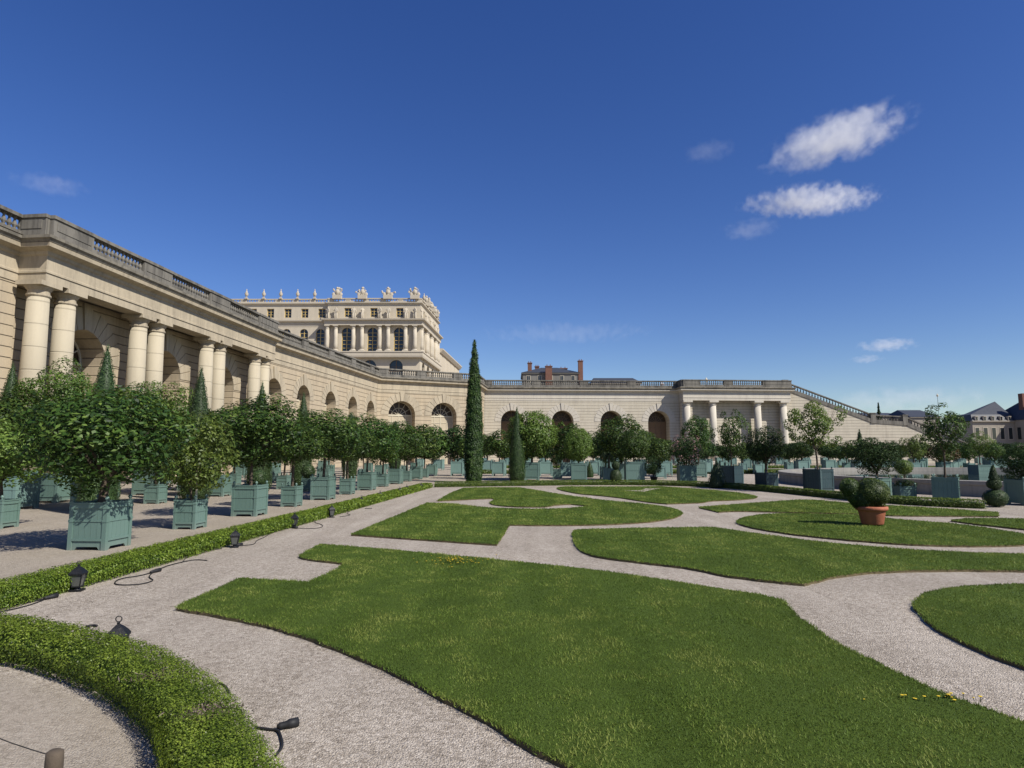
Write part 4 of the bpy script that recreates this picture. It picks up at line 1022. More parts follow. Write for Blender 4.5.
# ------------------------------------------------------------ hedges
def hedge(outer, inner, h_, label, dens, ln, name='hedge', seed=1, fall=None, m='boxwood', twigs=()):
    """outer, inner: matching plan lines; leaves cover both sides and the top"""
    O = [Vector(p) for p in outer]; I = [Vector(p) for p in inner]; k = len(O)
    mb = MB(); vs = []; e = .035
    for o_, i_ in zip(O, I):
        d = (i_-o_).normalized(); a = o_+d*e; b_ = i_-d*e
        e2 = d*.05; vs += [(a.x+e2.x, a.y+e2.y, 0), (a.x, a.y, h_-.07), ((a+d*.05).x, (a+d*.05).y, h_-e), ((b_-d*.05).x, (b_-d*.05).y, h_-e), (b_.x, b_.y, h_-.07), (b_.x-e2.x, b_.y-e2.y, 0)]
    fs = [(i*6+j, (i+1)*6+j, (i+1)*6+j+1, i*6+j+1) for i in range(k-1) for j in range(5)]+[tuple(range(6)), tuple((k-1)*6+j for j in range(6))[::-1]]
    cx = sum(p.x for p in O)/k; cy_ = sum(p.y for p in O)/k
    root = empty(name, (cx, cy_, 0), label, 'hedge')
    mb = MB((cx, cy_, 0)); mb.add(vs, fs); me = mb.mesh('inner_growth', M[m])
    at = me.attributes.new('tint', 'FLOAT', 'POINT'); at.data.foreach_set('value', [.0]*len(me.vertices)); link('inner_growth', me, root)  # darkest tint paints in the self-shadow inside the hedge
    rg = np.random.default_rng(seed); PP, NN, SS = [], [], []
    for i in range(k-1):
        o0, o1, i0, i1 = (np.array(p) for p in (O[i], O[i+1], I[i], I[i+1]))
        wd_ = np.linalg.norm(i0-o0); lo = np.linalg.norm(o1-o0); li = np.linalg.norm(i1-i0)
        dist = max(3, np.linalg.norm((o0+i0)/2)); g = max(1.0, dist/fall) if fall else 1.0
        for face, area in (('t', (lo+li)/2*wd_), ('o', lo*h_), ('i', li*h_)):
            n_ = int(area*dens/g**2)+1; u = rg.random((n_, 1)); v = rg.random((n_, 1))
            side = (i0-o0)/wd_
            if face == 't':
                xy = (o0*(1-u)+o1*u)*(1-v)+(i0*(1-u)+i1*u)*v; z = np.full((n_, 1), h_); nn = np.tile([0, 0, 1.0], (n_, 1))
                ed = np.minimum(v, 1-v)*wd_; z -= np.clip(.05-ed, 0, .05)*.7
            else:
                q0, q1, s = (o0, o1, -side) if face == 'o' else (i0, i1, side)
                xy = q0*(1-u)+q1*u; z = h_*v*.98; xy = xy-s*(1-v)*.045; nn = np.tile([s[0], s[1], .1], (n_, 1))
            PP.append(np.hstack([xy, z])); NN.append(nn); SS.append(np.full(n_, g))
    P = np.concatenate(PP); Nn = np.concatenate(NN); g = np.concatenate(SS)
    for tx_, ty_, r in twigs:
        far_ = np.hypot((P[:, 0]-tx_)/r, (P[:, 1]-ty_)/(r*.7)) > rg.uniform(.6, 1.7, len(P)); far_ |= rg.random(len(P)) < .12
        P, Nn, g = P[far_], Nn[far_], g[far_]
    n_ = len(P)
    bm_ = np.array([mnoise.fractal(Vector(p)*5.5, 1, 2, 3) for p in P]); fine = np.array([mnoise.noise(Vector(p)*17) for p in P])
    P = P+Nn*(bm_*.022+fine*.014+np.abs(rg.normal(0, .008, n_)))[:, None]
    N2 = nrm(Nn*.8+rg.normal(0, .55, (n_, 3))+np.array([0, 0, .25]))
    V = leaves(P-np.array([cx, cy_, 0]), N2, 1.0, .62, rg, -.5); ctr = V.mean(1, keepdims=True); V = ctr+(V-ctr)*(ln*g)[:, None, None]
    tint = .46+bm_*.45+fine*.2+rg.normal(0, .2, n_)
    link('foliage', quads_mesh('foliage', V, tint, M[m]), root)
    if twigs:
        TP = []
        for (tx_, ty_, r) in twigs:
            q = np.array([tx_, ty_, h_+.030])+rg.normal(0, 1, (300, 3))*np.array([r, r*.6, .010]); TP.append(q)
        TP = np.concatenate(TP); nn = nrm(rg.normal(0, 1, (len(TP), 3))+np.array([0, 0, .6]))
        V = leaves(TP-np.array([cx, cy_, 0]), nn, .045, .012, rg, -1.2); tag(link('dry_twigs', quads_mesh('dry_twigs', V, rg.random(len(TP)), M['twig']), root), kind='stuff')
    return root
def densify(a, b, step):
    """two px-derived lines -> matching smooth plan lines"""
    def rs(pts, k):
        pts = [Vector(p) for p in pts]
        for _ in range(2):
            q = [pts[0]]
            for i in range(len(pts)-1): q += [pts[i]*.75+pts[i+1]*.25, pts[i]*.25+pts[i+1]*.75]
            pts = q+[pts[-1]]
        L = [0]
        for p, r in zip(pts, pts[1:]): L.append(L[-1]+(r-p).length)
        xs = np.interp(np.linspace(0, L[-1], k), L, [p.x for p in pts]); ys = np.interp(np.linspace(0, L[-1], k), L, [p.y for p in pts]); return list(zip(xs, ys)), L[-1]
    _, l1 = rs(a, 10); k = max(4, int(l1/step)); return rs(a, k)[0], rs(b, k)[0]
NH = .24
outer = [gp(x, y, NH) for x, y in [(-420, 628), (-200, 616), (-80, 615), (0, 617), (45, 622.5), (101, 635.6), (150, 647), (199, 671), (232.5, 701), (259, 739), (276, 768), (288, 805), (292, 850)]]
inner = [gp(x, y, 0) for x, y in [(-420, 680), (-200, 661), (-80, 659), (0, 664), (56, 679), (97.5, 697), (127.5, 720), (150, 742), (161, 768), (168, 800), (170, 860)]]
O_, I_ = densify(outer, inner, .12)
O_, I_ = ([tuple(Vector(a).lerp(Vector(b), .055)) for a, b in zip(O_, I_)], [tuple(Vector(b).lerp(Vector(a), .06)) for a, b in zip(O_, I_)])
tw = [(*gp(155, 680, NH), .09), (*gp(206, 715, NH), .09), (*gp(196, 722, NH), .06)]
hedge(O_, I_, NH, 'curved low box hedge with a few dry twigs, bordering the corner of sandy ground', 15500, .0165, seed=4, fall=5.5, twigs=tw)
O_, I_ = densify([gl(7.05, 4.5), gl(7.05, 20), gl(7.05, 37.6)], [gl(7.64, 4.5), gl(7.64, 20), gl(7.64, 37.6)], .5)
hedge(O_, I_, .20, 'long straight low box hedge with black lanterns set along its foot', 8500, .0235, seed=5, fall=9)
b0 = [(434, 487.4), (520, 486), (620, 485), (700, 486.5), (760, 491), (836, 499), (890, 504), (940, 507), (986, 509)]
O_ = [gp(x, y) for x, y in b0]; I_ = [(x+.1, y+.55) for x, y in O_]
O_, I_ = densify(O_, I_, .5)
hedge(O_, I_, .24, 'low clipped hedge edging the lawns in front of the large planter boxes', 1500, .05, seed=6, m='boxhedge_far')
for (pa_, pb_, lb) in ((gl(9.3, 62), gl(-24, 62), 'thin low hedge crossing the gravel behind the large planter boxes'), (gl(9.3, 84), gl(-38, 84), 'distant low hedge in front of the arched rear wing')):
    O_, I_ = densify([pa_, ((pa_[0]+pb_[0])/2, (pa_[1]+pb_[1])/2), pb_], [(pa_[0], pa_[1]+.7), ((pa_[0]+pb_[0])/2, (pa_[1]+pb_[1])/2+.7), (pb_[0], pb_[1]+.7)], 1.5)
    hedge(O_, I_, .3, lb, 160, .16, seed=8, m='boxhedge_far')
sheet('sandy_corner', [gp(x, y, .004) for x, y in [(-420, 690), (-200, 671), (-80, 669), (0, 674), (56, 689), (97.5, 707), (120, 730), (140, 752), (150, 778), (155, 810), (150, 870), (-300, 900), (-700, 800)]], .004, M['sand'])

# ------------------------------------------------------------ rows of boxed trees on the left
GRP_B, GRP_T = 'green planter boxes in rows on the gravel', 'clipped trees standing in green planter boxes'
LW, LH, SW, SH = .82, .96, .60, .74
def pair(x, y, big, kind, var, lab_b, lab_t, w_=None, z0=None, z1=None, detail=True, gb=GRP_B, gt=GRP_T, m='box', size=None, rz=ARZ, **kw):
    bw, bh = size or ((LW, LH) if big else (SW, SH))
    box_at(x, y, bw, bh, rz, lab_b, gb, m, detail)
    return tree_at(x, y, bh-.07, z0, z1, w_, kind, var, lab_t, 'tree', gt, **kw)
rs = random.Random(5)
r1 = [  # (crown w, z0, z1, kind)
    (2.9, 1.32, 3.42, 'citrus'), (1.95, 1.02, 3.0, 'citrus_light'), (2.45, 1.5, 3.75, 'citrus'), (1.75, 1.5, 3.0, 'citrus_mid'), (2.35, 1.65, 3.85, 'citrus'), (1.9, 1.4, 3.2, 'citrus_mid'),
    (2.4, 1.55, 3.9, 'citrus_mid'), (1.8, 1.3, 3.2, 'citrus_mid'), (2.4, 1.6, 3.9, 'citrus_mid'), (1.8, 1.3, 3.2, 'citrus_far'), (2.4, 1.6, 4.1, 'citrus_far'), (1.8, 1.3, 3.4, 'citrus_far'), (2.4, 1.6, 4.2, 'citrus_far')]
for i, (cw, z0, z1, kd) in enumerate(r1):
    cw *= (1.06, 1.05)[i] if i < 2 else 1.38; z0 += 0 if i < 2 else .16; z1 += 0 if i < 2 else .05
    x, y = gl(9.64+.082*i, 13.45+3.54*i+.42)
    big = i % 2 == 0; o = ORD[i]
    lt = {0: 'broad dark green orange tree on a short trunk in the first hedge-row box', 1: 'lighter green thin-stemmed tree with a stake in the small second box of the hedge row'}.get(i, f'round {"broad" if big else "smaller"} orange tree, {o} in the row behind the straight hedge')
    pair(x, y, big, kd, i % 4, f'{"large" if big else "small"} green planter box, {o} in the row behind the straight lantern-lined hedge', lt, cw, z0, z1, detail=i < 12, tr=.085 if i == 0 else (.03 if i == 1 else .05), stake=(i in (1, 5)))
# second row: boxes between tall clipped cones
r2 = [(14.9, 17.5, 0, 1.75, 1.1, 2.85, 'citrus_light'), (16.6, 23.2, 1, 2.3, 1.5, 3.7, 'citrus'), (15.9, 25.9, 0, 1.7, 1.3, 3.1, 'citrus_mid'), (15.6, 30.2, 1, 2.5, 1.5, 3.9, 'citrus_mid'), (15, 36, 0, 1.8, 1.4, 3.4, 'citrus_mid'), (15, 42.4, 1, 2.5, 1.5, 4.0, 'citrus_mid'), (15, 51, 0, 2.0, 1.5, 3.6, 'citrus_far'), (15, 56, 1, 2.5, 1.5, 4.1, 'citrus_far'), (15, 65, 0, 2.0, 1.5, 3.8, 'citrus_far'), (15, 70, 1, 2.5, 1.6, 4.2, 'citrus_far')]
for i, (L, Y, big, cw, z0, z1, kd) in enumerate(r2):
    cw *= 1.36; z0 += .08
    x, y = gl(L, Y); o = ORD[i]
    pair(x, y, big, kd, (i+1) % 4, f'{"large" if big else "small"} green planter box, {o} along the row of tall clipped cones', f'round {"leafy" if big else "small yellowish"} tree in box, {o} along the row of tall clipped cones', cw, z0, z1, detail=Y < 45)
def cone_fr(t): return .62*(1-t**2.2)*(1 if t > .06 else .78+t*3.6)+.012
def egg_fr(t): return .60*math.sqrt(max(0, 1-(max(0, t-.25)/.75)**2.2))*(1 if t > .25 else .72+.28*t/.25)
cones = [(103, 21.6, 5.7), (199, 27.1, 5.9), (261, 32.9, 5.8), (303, 38.6, 5.7)]
rp = ['standing before the second pair of gallery columns', 'rising between pale gallery columns beyond the first planter row', 'standing before the last pair of gallery columns', 'standing before the narrow arches past the gallery columns']
for (px, D, h_), lb in zip(cones, rp):
    x = (px-512)/F*D; topiary('clipped_cone', x, D, 0, h_, cone_fr, M['yew'], 'tall pointed clipped yew cone '+lb, 'topiary', 9000, .06, .03, 3, 'tall clipped yew cones', key='cone')
x, y = gl(20.5, 25.2); topiary('clipped_cone', -20.3, 25.8, 0, 5.1, cone_fr, M['yew'], 'slim tip of a clipped yew cone before the first gallery column', 'topiary', 9000, .06, .03, 3, 'tall clipped yew cones', key='cone')
for (px, D, h_, lb) in ((351, 47.5, 5.05, 'round-topped clipped yew before the last narrow gallery arches'), (395.5, 60.5, 5.1, 'round-topped clipped yew before the first arch of the slanted corner wall')):
    topiary('clipped_yew', (px-512)/F*D, D, 0, h_, egg_fr, M['yew'], lb, 'topiary', 6000, .08, .045, 5, 'round-topped clipped yews', key='egg')
# third and fourth rows
for i, Y in enumerate((23.4, 28.4, 34.6, 39.5, 44.5, 50, 56, 62, 68, 75)):
    x, y = gl(19.5, Y); big = i % 2 == 0; o = ORD[i]
    pair(x, y, big, 'citrus' if i == 0 else ('citrus_mid' if Y < 46 else 'citrus_far'), (i+2) % 4, f'{"large" if big else "small"} green planter box, {o} in the shaded third row from the hedge', f'{"broad" if big else "small"} boxed tree, {o} in the third row from the straight hedge', 3.4 if i == 0 else (3.2 if big else 2.6), 1.6 if big else 1.3, [4.25, 3.6, 4.3, 3.7, 4.3, 3.7, 4.2, 3.8, 4.3, 3.9][i], detail=Y < 45, size=(1.1, 1.15) if i == 0 else None, m='box_pale' if i == 0 else 'box')
for i, Y in enumerate((31, 36.5, 42, 47.5, 53, 59, 65, 72, 80)):
    x, y = gl(25.6, Y); o = ORD[i]
    pair(x, y, True, 'citrus_far' if Y > 40 else 'citrus_mid', i % 4, f'green planter box, {o} in the row along the gallery arches', f'boxed tree, {o} in the row along the gallery arches', 3.1, 1.7, 4.2+.25*(i % 3), detail=Y < 45, size=(1.0, 1.15))
# bushy clipped domes behind
for px, D, z1, w_, lb, kd in ((60, 26.6, 5.65, 3.5, 'feathery light green bush rising behind the big first orange tree', 'wild'), (154, 31.4, 5.55, 4.1, 'broad domed light green myrtle between two clipped cones', 'dome')):
    x = (px-512)/F*D
    box_at(x, D, 1.1, 1.15, ARZ, 'green planter box under the '+('feathery light green bush' if px < 100 else 'dense domed myrtle'), GRP_B)
    if True:
        tree_at(x, D, 1.08, 1.9, z1+.1, w_, 'wild', 1 if px < 100 else 2, lb, 'tree', None, 'domed_tree', .08)
    else:
        def dome_fr(t): return 2.0*math.sqrt(max(0, 1-(max(0, t-.22)/.78)**2.3))*(1 if t > .22 else .66+.34*t/.22)+.01
        t = topiary('domed_tree', x, D, 1.75, z1-1.75, dome_fr, M['myrtle'], lb, 'tree', 21000, .085, .034, 12, None, .075, -1.2, key='dome', up=.5)
        MB().tube([(0, 0, -.75), (0, 0, .5)], .09, 8).build('trunk', M['bark'], t)
# balls of clipped box in front of the second row
for px, py, r, lb in ((261.5, 478, .36, 'dark clipped ball just behind the third hedge-row box'), (310, 471, .36, 'dark clipped ball between the fourth and fifth hedge-row boxes')):
    D = 27.5 if px < 300 else 34; x = (px-512)/F*D; zc_ = H+(HOR-py)*D/F
    topiary('clipped_ball', x, D, max(.02, zc_-r), 2*r, lambda t: .36*math.sqrt(max(0, 1-(2*t-1)**2)), M['yew'], lb, 'topiary', 1500, .05, .03, 6, None, key='ball')
    if zc_-r > .3: box_at(x, D, .5, zc_-r-.02, ARZ, 'little green planter box under the '+lb, GRP_B)

# ------------------------------------------------------------ the cypress and its neighbours
def cyp_fr(t): return .58*(min(1, .80+t*1.6) if t < .12 else (1-((t-.12)/.88)**2.3*.95))+.01
D = 44.0; x = (474.0-512)/F*D
cyp = topiary('cypress', x, D, 0, 9.85, cyp_fr, M['cypress'], 'tall narrow dark green cypress rising above the rear wing roofline', 'tree', 30000, .13, .035, 9, None, .035, -2.2, key='cypress', up=.9)
# boxes along the far hedge: (px, foot py, box width, box height, turn, paint, crown kind, crown w, z0, z1, what, trunk)
R = [
 (532, 480.6, 1.1, 1.3, .0, 'box', 'clip', 3.9, 1.65, 5.15, 'dense clipped ball tree with a large round crown right of the cypress', .08),
 (556.5, 479, .6, .75, .0, 'box', 'dark', .95, 1.0, 2.0, 'little dark round shrub in a small box between two ball trees', .03),
 (579, 483, 1.05, 1.3, .0, 'box', 'clip', 2.1, 1.35, 3.75, 'middling bright round tree before the second rear arch', .06),
 (622, 481, 1.0, 1.2, .0, 'box', 'citrus_mid', 3.75, 1.5, 4.6, 'broad mid green round tree before the third rear arch', .07),
 (634.5, 484, 1.2, 1.42, .0, 'box', 'citrus_mid', 2.0, 1.6, 3.4, 'smaller leafy tree in a tall box beside the broad round tree', .05),
 (687, 485, 1.05, 1.2, .0, 'box', 'oleander', 2.3, .95, 3.3, 'multi-stemmed oleander with pale pink blossom', .06),
 (699, 477.5, 1.1, 1.25, .0, 'box', 'citrus_mid', 2.5, 2.1, 5.0, 'mid green tree standing behind the pink oleander', .06),
 (732, 487, 1.0, 1.22, .75, 'box_shaded', 'airy_dark', 2.2, 1.55, 4.75, 'slender loose-crowned tree before the porch columns', .04),
 (767, 490, .85, .9, .45, 'box_shaded', 'dark', 2.25, 1.4, 3.35, 'dark dense round tree in front of the porch', .07),
 (819, 493, 1.03, 1.16, .55, 'box_shaded', 'airy', 3.0, 2.05, 4.95, 'tall bright open-crowned tree on a slim bare trunk before the porch end', .045),
 (878, 497, .82, .82, .3, 'box', 'dark', 2.15, 1.05, 2.72, 'dark low round tree beyond the terracotta pot', .06),
 (947, 504.7, .88, 1.02, -.58, 'box', 'airy_dark', 2.15, 2.05, 3.98, 'tall open-crowned tree with browning leaf tips on a slim bare trunk', .04),
 (1027, 506, .95, .95, .1, 'box', 'dark', 1.75, 1.0, 2.15, 'dark low round tree at the edge beyond the small lawn', .06),
 (981, 480, 1.1, 1.1, .1, 'box', 'airy', 2.1, 1.9, 3.6, 'small light tree on a thin trunk before the mansard house', .045),
]
for i, (px, py, bw, bh, tz_, m, kd, cw, z0, z1, lb, tr) in enumerate(R):
    x, y = gp(px, py); y += bw/2; x *= y/(y-bw/2)
    rz = ARZ+tz_*1.0
    nm = 'oleander' if kd == 'oleander' else 'boxed_tree'
    box_at(x, y, bw, bh, rz, f'{"shade-darkened green" if m == "box_shaded" else "green"} planter box under the '+' '.join(lb.split()[:9]), GRP_B, m)
    t = tree_at(x, y, bh-.07, z0, z1, cw, kd, i % 3, lb, 'tree', None, nm, tr, multi=kd == 'oleander')
    if kd == 'oleander':
        bl = crown_mesh('blossom', M['blossom'], 650, .07, .06, 60, 77, rc=(.08, .2), rr=(.6, .98), inner=0)
        c = link('blossom', bl, t, (0, 0, (z0+z1)/2-bh+.07)); c.scale = (cw/2*1.02, cw/2*1.02, (z1-z0)/2*1.02)
# drooping palm-like plant
x, y = gp(609, 483); y += .45; x *= 1.01
box_at(x, y, .82, .95, ARZ, 'green planter box under the drooping sword-leaved plant', GRP_B)
t = empty('palm', (x, y, .88), 'drooping grey-green sword-leaved palm in a box left of the broad round tree', 'plant')
MB().tube([(0, 0, -.05), (.02, 0, .5), (0, 0, 1.0)], [.09, .075, .07], 8).build('trunk', M['bark'], t)
mb = MB(); rg = random.Random(3)
for k in range(90):
    a = rg.uniform(0, 6.28); e = rg.uniform(-.5, 1.1); l_ = rg.uniform(.75, 1.15); pts = []
    for s in range(5):
        q_ = s/4; r = l_*q_*math.cos(e*(1-q_*.6)); pts.append((math.cos(a)*r*.85, math.sin(a)*r*.85, 1.0+l_*q_*math.sin(e)-1.0*q_**2.2*l_))
    w0 = .028
    for s in range(4):
        p, r_ = pts[s], pts[s+1]; wa, wb = w0*(1-s/4.2), w0*(1-(s+1)/4.2); nx, ny = -math.sin(a), math.cos(a)
        mb.add([(p[0]+nx*wa, p[1]+ny*wa, p[2]), (r_[0]+nx*wb, r_[1]+ny*wb, r_[2]), (r_[0]-nx*wb, r_[1]-ny*wb, r_[2]), (p[0]-nx*wa, p[1]-ny*wa, p[2])], [(0, 1, 2, 3)])
me = mb.mesh('fronds', M['yew']); at = me.attributes.new('tint', 'FLOAT', 'POINT'); at.data.foreach_set('value', [rg.uniform(.4, .95) for _ in me.vertices]); link('fronds', me, t)
# small clipped shapes on the gravel there
def at_px(px, py): return gp(px, py)
x, y = at_px(517, 481.3); topiary('clipped_cone', x, y+.5, 0, 5.35, lambda t: cone_fr(t)*.95, M['cypress'], 'narrow dark clipped cone standing before the large round ball tree', 'topiary', 9000, .06, .03, 4, None, key='cone2')
x, y = at_px(717.5, 488); topiary('clipped_cone', x, y, 0, 1.55, lambda t: cone_fr(t)*.78, M['yew'], 'small dark clipped cone beside the dark box of the slender tree', 'topiary', 2500, .05, .03, 4, None, key='cone3')
x, y = at_px(590, 477.5); topiary('clipped_cone', x, y, 0, 1.35, lambda t: cone_fr(t)*.5, M['cypress'], 'tiny dark clipped cone on the gravel beside the middling round tree', 'topiary', 1200, .05, .03, 4, None, key='cone4')
def ball_fr(r): return lambda t: r*math.sqrt(max(0, 1-(2*t-1)**2))+.004
def stacked(px, py, parts_, label):
    x, y = at_px(px, py); t = empty('stacked_topiary', (x, y, 0), label, 'topiary'); z = 0
    for (r, hh, cone_) in parts_:
        fr = (lambda q_, r=r: r*(1-q_)**.8+.004) if cone_ else ball_fr(r)
        s0 = profile_surf(fr)
        def s(u, v):
            P, Nn = s0(u, v); P = P.copy(); P[:, 2] = P[:, 2]*hh+z; return P, nrm(Nn*np.array([1, 1, r*2/hh]))
        link('foliage', shell_mesh('foliage', M['yew'], s, 2600, .036, .024, 3, rough=.008), t)
        me = MB().lathe([(max(.004, fr(q_)*.93-.01), z+q_*hh) for q_ in np.linspace(0, 1, 12)], (0, 0, 0), 14).mesh('inner_growth', M['yew'], True); a_t = me.attributes.new('tint', 'FLOAT', 'POINT'); a_t.data.foreach_set('value', [.1]*len(me.vertices)); link('inner_growth', me, t)
        z += hh*.97
    MB().tube([(0, 0, 0), (0, 0, z*.95)], .03, 6).build('stem', M['bark'], t); return t
stacked(996, 507, [(.40, .66, 0), (.22, .42, 0), (.16, .5, 1)], 'dark stacked topiary of two balls and a cone at the lawn hedge end')
stacked(616, 485, [(.37, 1.0, 0), (.24, .5, 0)], 'dark egg-shaped topiary with a small ball on top beside the broad round tree')
# ball bush and low planting right of the dark low tree
x, y = at_px(909.5, 502.5); y += .3
box_at(x, y, .64, .64, ARZ, 'small green planter box of low plants beside the tall open tree', GRP_B)
t = tree_at(x, y, .57, .5, .92, .75, 'citrus_far', 1, 'low leafy planting filling a small planter box', 'plant', None, 'low_plants', .02)
x, y = at_px(909, 493); box_at(x, y+.3, .6, .7, ARZ, 'small planter box under the leaning clipped ball beyond the pot', GRP_B, 'box')
topiary('clipped_ball', x+.0, y+.3, .9, .78, ball_fr(.40), M['boxhedge_far'], 'clipped green ball on a short stem in a small box beyond the terracotta pot', 'topiary', 1800, .05, .03, 6, None, key='ball3')
o = COL.objects[-1].parent; MB().tube([(0, 0, -.3), (0, 0, .1)], .03, 6).build('stem', M['bark'], o)
x, y = at_px(654, 484); mb = MB().lathe([(.16, 0), (.2, .3), (.24, .42), (.26, .42), (.26, .47), (.2, .47), (.2, .4)], (0, 0, 0), 14)
po = mb.build('flower_pot', M['iron'], None, True, (x, y, .004)); tag(po, 'dark round flower pot under a dark shrub beside the broad tree', 'pot')
tree_at(x, y, .42, .55, 1.75, 1.1, 'dark', 2, 'dark rounded shrub in a dark round pot past the broad round tree', 'shrub', None, 'potted_shrub', .03)

# ------------------------------------------------------------ the far gravel: more boxed trees
GB2, GT2 = 'planter boxes far off before the rear wing', 'round boxed trees far off before the rear wing'
LB2, LT2 = 'small distant green planter box on the far gravel before the arched rear wing', 'round distant boxed tree in the massed rows before the arched rear wing'
GB3, GT3 = 'planter boxes far off before the great stairs', 'round boxed trees far off before the great stairs'
LB3, LT3 = 'small distant pale green planter box beyond the round basin', 'round distant boxed tree in the rows beyond the round basin'
rg = random.Random(11)
def far_pair(x, y, right, k):
    big = rg.random() < .5; bw, bh = (1.1, 1.25) if big else (.8, .9)
    kd = rg.choice(['citrus_far', 'citrus_far', 'dark_far'])
    cw = rg.uniform(2.3, 2.9) if big else rg.uniform(1.7, 2.2); z0 = bh+.35; z1 = z0+cw*rg.uniform(.85, 1.05)
    if right: z1 = min(z1, 3.2)
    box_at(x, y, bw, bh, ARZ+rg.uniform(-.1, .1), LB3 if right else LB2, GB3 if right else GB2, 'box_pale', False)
    tree_at(x, y, bh-.07, z0, z1, cw, kd, k % 3, LT3 if right else LT2, 'tree', GT3 if right else GT2, 'orange_tree', .055)
k = 0
for L, Y in ((10, 50.2), (9.4, 53.4), (5.5, 54), (1.5, 55)):
    pass
for Y, x0, x1, st_ in ((50.5, -3.2, 12, 3.6), (57, -5, 13, 4.1), (66, -7.5, 16, 4.4), (76, -9, 20, 4.9), (88, -12, 26, 5.4)):
    x = x0
    while x < x1: far_pair(x+rg.uniform(-.6, .6), Y+rg.uniform(-.8, .8), False, k); x += st_; k += 1
for Y, x0, x1, st_ in ((62, 19, 50, 4.6), (70, 20, 56, 5.0), (80, 24, 64, 5.2), (92, 30, 74, 5.6)):
    x = x0
    while x < x1: far_pair(x+rg.uniform(-.6, .6), Y+rg.uniform(-.8, .8), True, k); x += st_; k += 1
for Y, x0, x1, st_ in ((101, -8, 34, 3.5), (108, -2, 36, 3.3), (103, 36, 92, 3.6), (112, 34, 98, 3.4), (74, 17, 60, 4.2), (58, 13.5, 17, 3)):
    x = x0
    while x < x1: far_pair(x+rg.uniform(-.6, .6), Y+rg.uniform(-.8, .8), x > 33 or Y in (74, 58), k); x += st_; k += 1
# a few that stand out there
x, y = (898+13-512)/F*52, 52.0+8
for px, D, bw, bh, kd, cw, z0, z1, lb in ((911, 60, 1.0, 1.1, 'airy', 2.6, 1.4, 3.9, 'light green round tree before the landing of the great stairs'), (940, 66, 1.0, 1.1, 'red_far', 3.0, 1.2, 3.1, 'dark brownish round tree behind the tall open tree')):
    x = (px-512)/F*D; box_at(x, D, bw, bh, ARZ, 'distant planter box under the '+' '.join(lb.split()[:5]), GRP_B, 'box_pale', False)
    tree_at(x, D, bh-.07, z0, z1, cw, kd, 0, lb, 'tree', None, 'boxed_tree', .06)
D = 105; topiary('slim_cypress', (858.5-512)/F*D, D, 0, 5.9, lambda t: .75*(1-t**1.8)*min(1, .6+t*2)+.02, M['cypress'], 'slim dark cypress against the pale stair wall', 'tree', 3000, .2, .08, 4, None, .05, -2, key='slim')
def fir(x, y, z, h_, lb):
    t = empty('fir_tree', (x, y, z), lb, 'tree'); MB().tube([(0, 0, 0), (0, 0, h_)], [.2, .03], 6).build('trunk', M['bark'], t)
    rg_ = np.random.default_rng(2); n_ = 2600; q_ = rg_.random(n_)**.7; tier = np.floor(q_*11)/11; r = (1-q_)*h_*.20*(1-.55*((q_*11) % 1))
    a = rg_.random(n_)*2*PI; rr = r*np.sqrt(rg_.random(n_)); P = np.stack([rr*np.cos(a), rr*np.sin(a), q_*h_*.97+.3-rr*.25], 1)
    link('crown', quads_mesh('crown', leaves(P, nrm(rg_.normal(0, .6, (n_, 3))+np.array([0, 0, 1.])), .55, .2, rg_, .4), rg_.random(n_)*.6, M['cypress']), t)
D = 215; fir((874-512)/F*D, D-3, 0, H+(HOR-403)*D/F, 'dark fir tip on the skyline behind the stair landing')

# ------------------------------------------------------------ terracotta pot and its shrub
x, y = gp(872.5, 524, .07); y += .0
px_m = y/F
mb = MB(); r = .5*.40
mb.lathe([(.27, 0), (.285, .02), (.345, .36), (.355, .38), (.40, .40), (.415, .44), (.41, .50), (.375, .51), (.35, .50), (.345, .40)], (0, 0, 0), 40)
s = (29*px_m)/.83
pot = mb.build('terracotta_pot', M['terracotta'], None, True, (x, y, .07)); pot.scale = (s, s, s*.98); tag(pot, 'big reddish terracotta pot with a thick rim standing on the oval lawn', 'pot')
sh = empty('potted_shrub', (x, y, .07+.5*s), 'lopsided clipped boxwood with a dark side bulge in the terracotta pot', 'shrub'); sh.scale = (.88, .88, .88)
def lump(cx_, cz_, rx, rz_, n_, seed, cy0=0, nm='foliage'):
    def sf(u, v):
        a = u*2*PI; c_ = 2*v-1; s_ = np.sqrt(1-c_*c_); d = np.stack([s_*np.cos(a), s_*np.sin(a), c_], 1); return d*np.array([rx, rx, rz_])+np.array([cx_, cy0, cz_]), d
    link(nm, shell_mesh(nm, M['pot_box'], sf, int(n_*1.6), .028, .02, seed, rough=.012, up=.2), sh)
    me = MB().ball((cx_, cy0, cz_), (rx*.94, rx*.94, rz_*.94), 18, 12).mesh('inner_growth', M['pot_box'], True); a_t = me.attributes.new('tint', 'FLOAT', 'POINT'); a_t.data.foreach_set('value', [.05]*len(me.vertices)); link('inner_growth', me, sh)
lump(.03, .40, .50, .44, 6500, 2); lump(-.20, .22, .40, .40, 4200, 3, .06); lump(-.56, .55, .29, .28, 2600, 4, .15); lump(-.40, .30, .28, .30, 2000, 5, .1)
for zz in range(26):
    pass

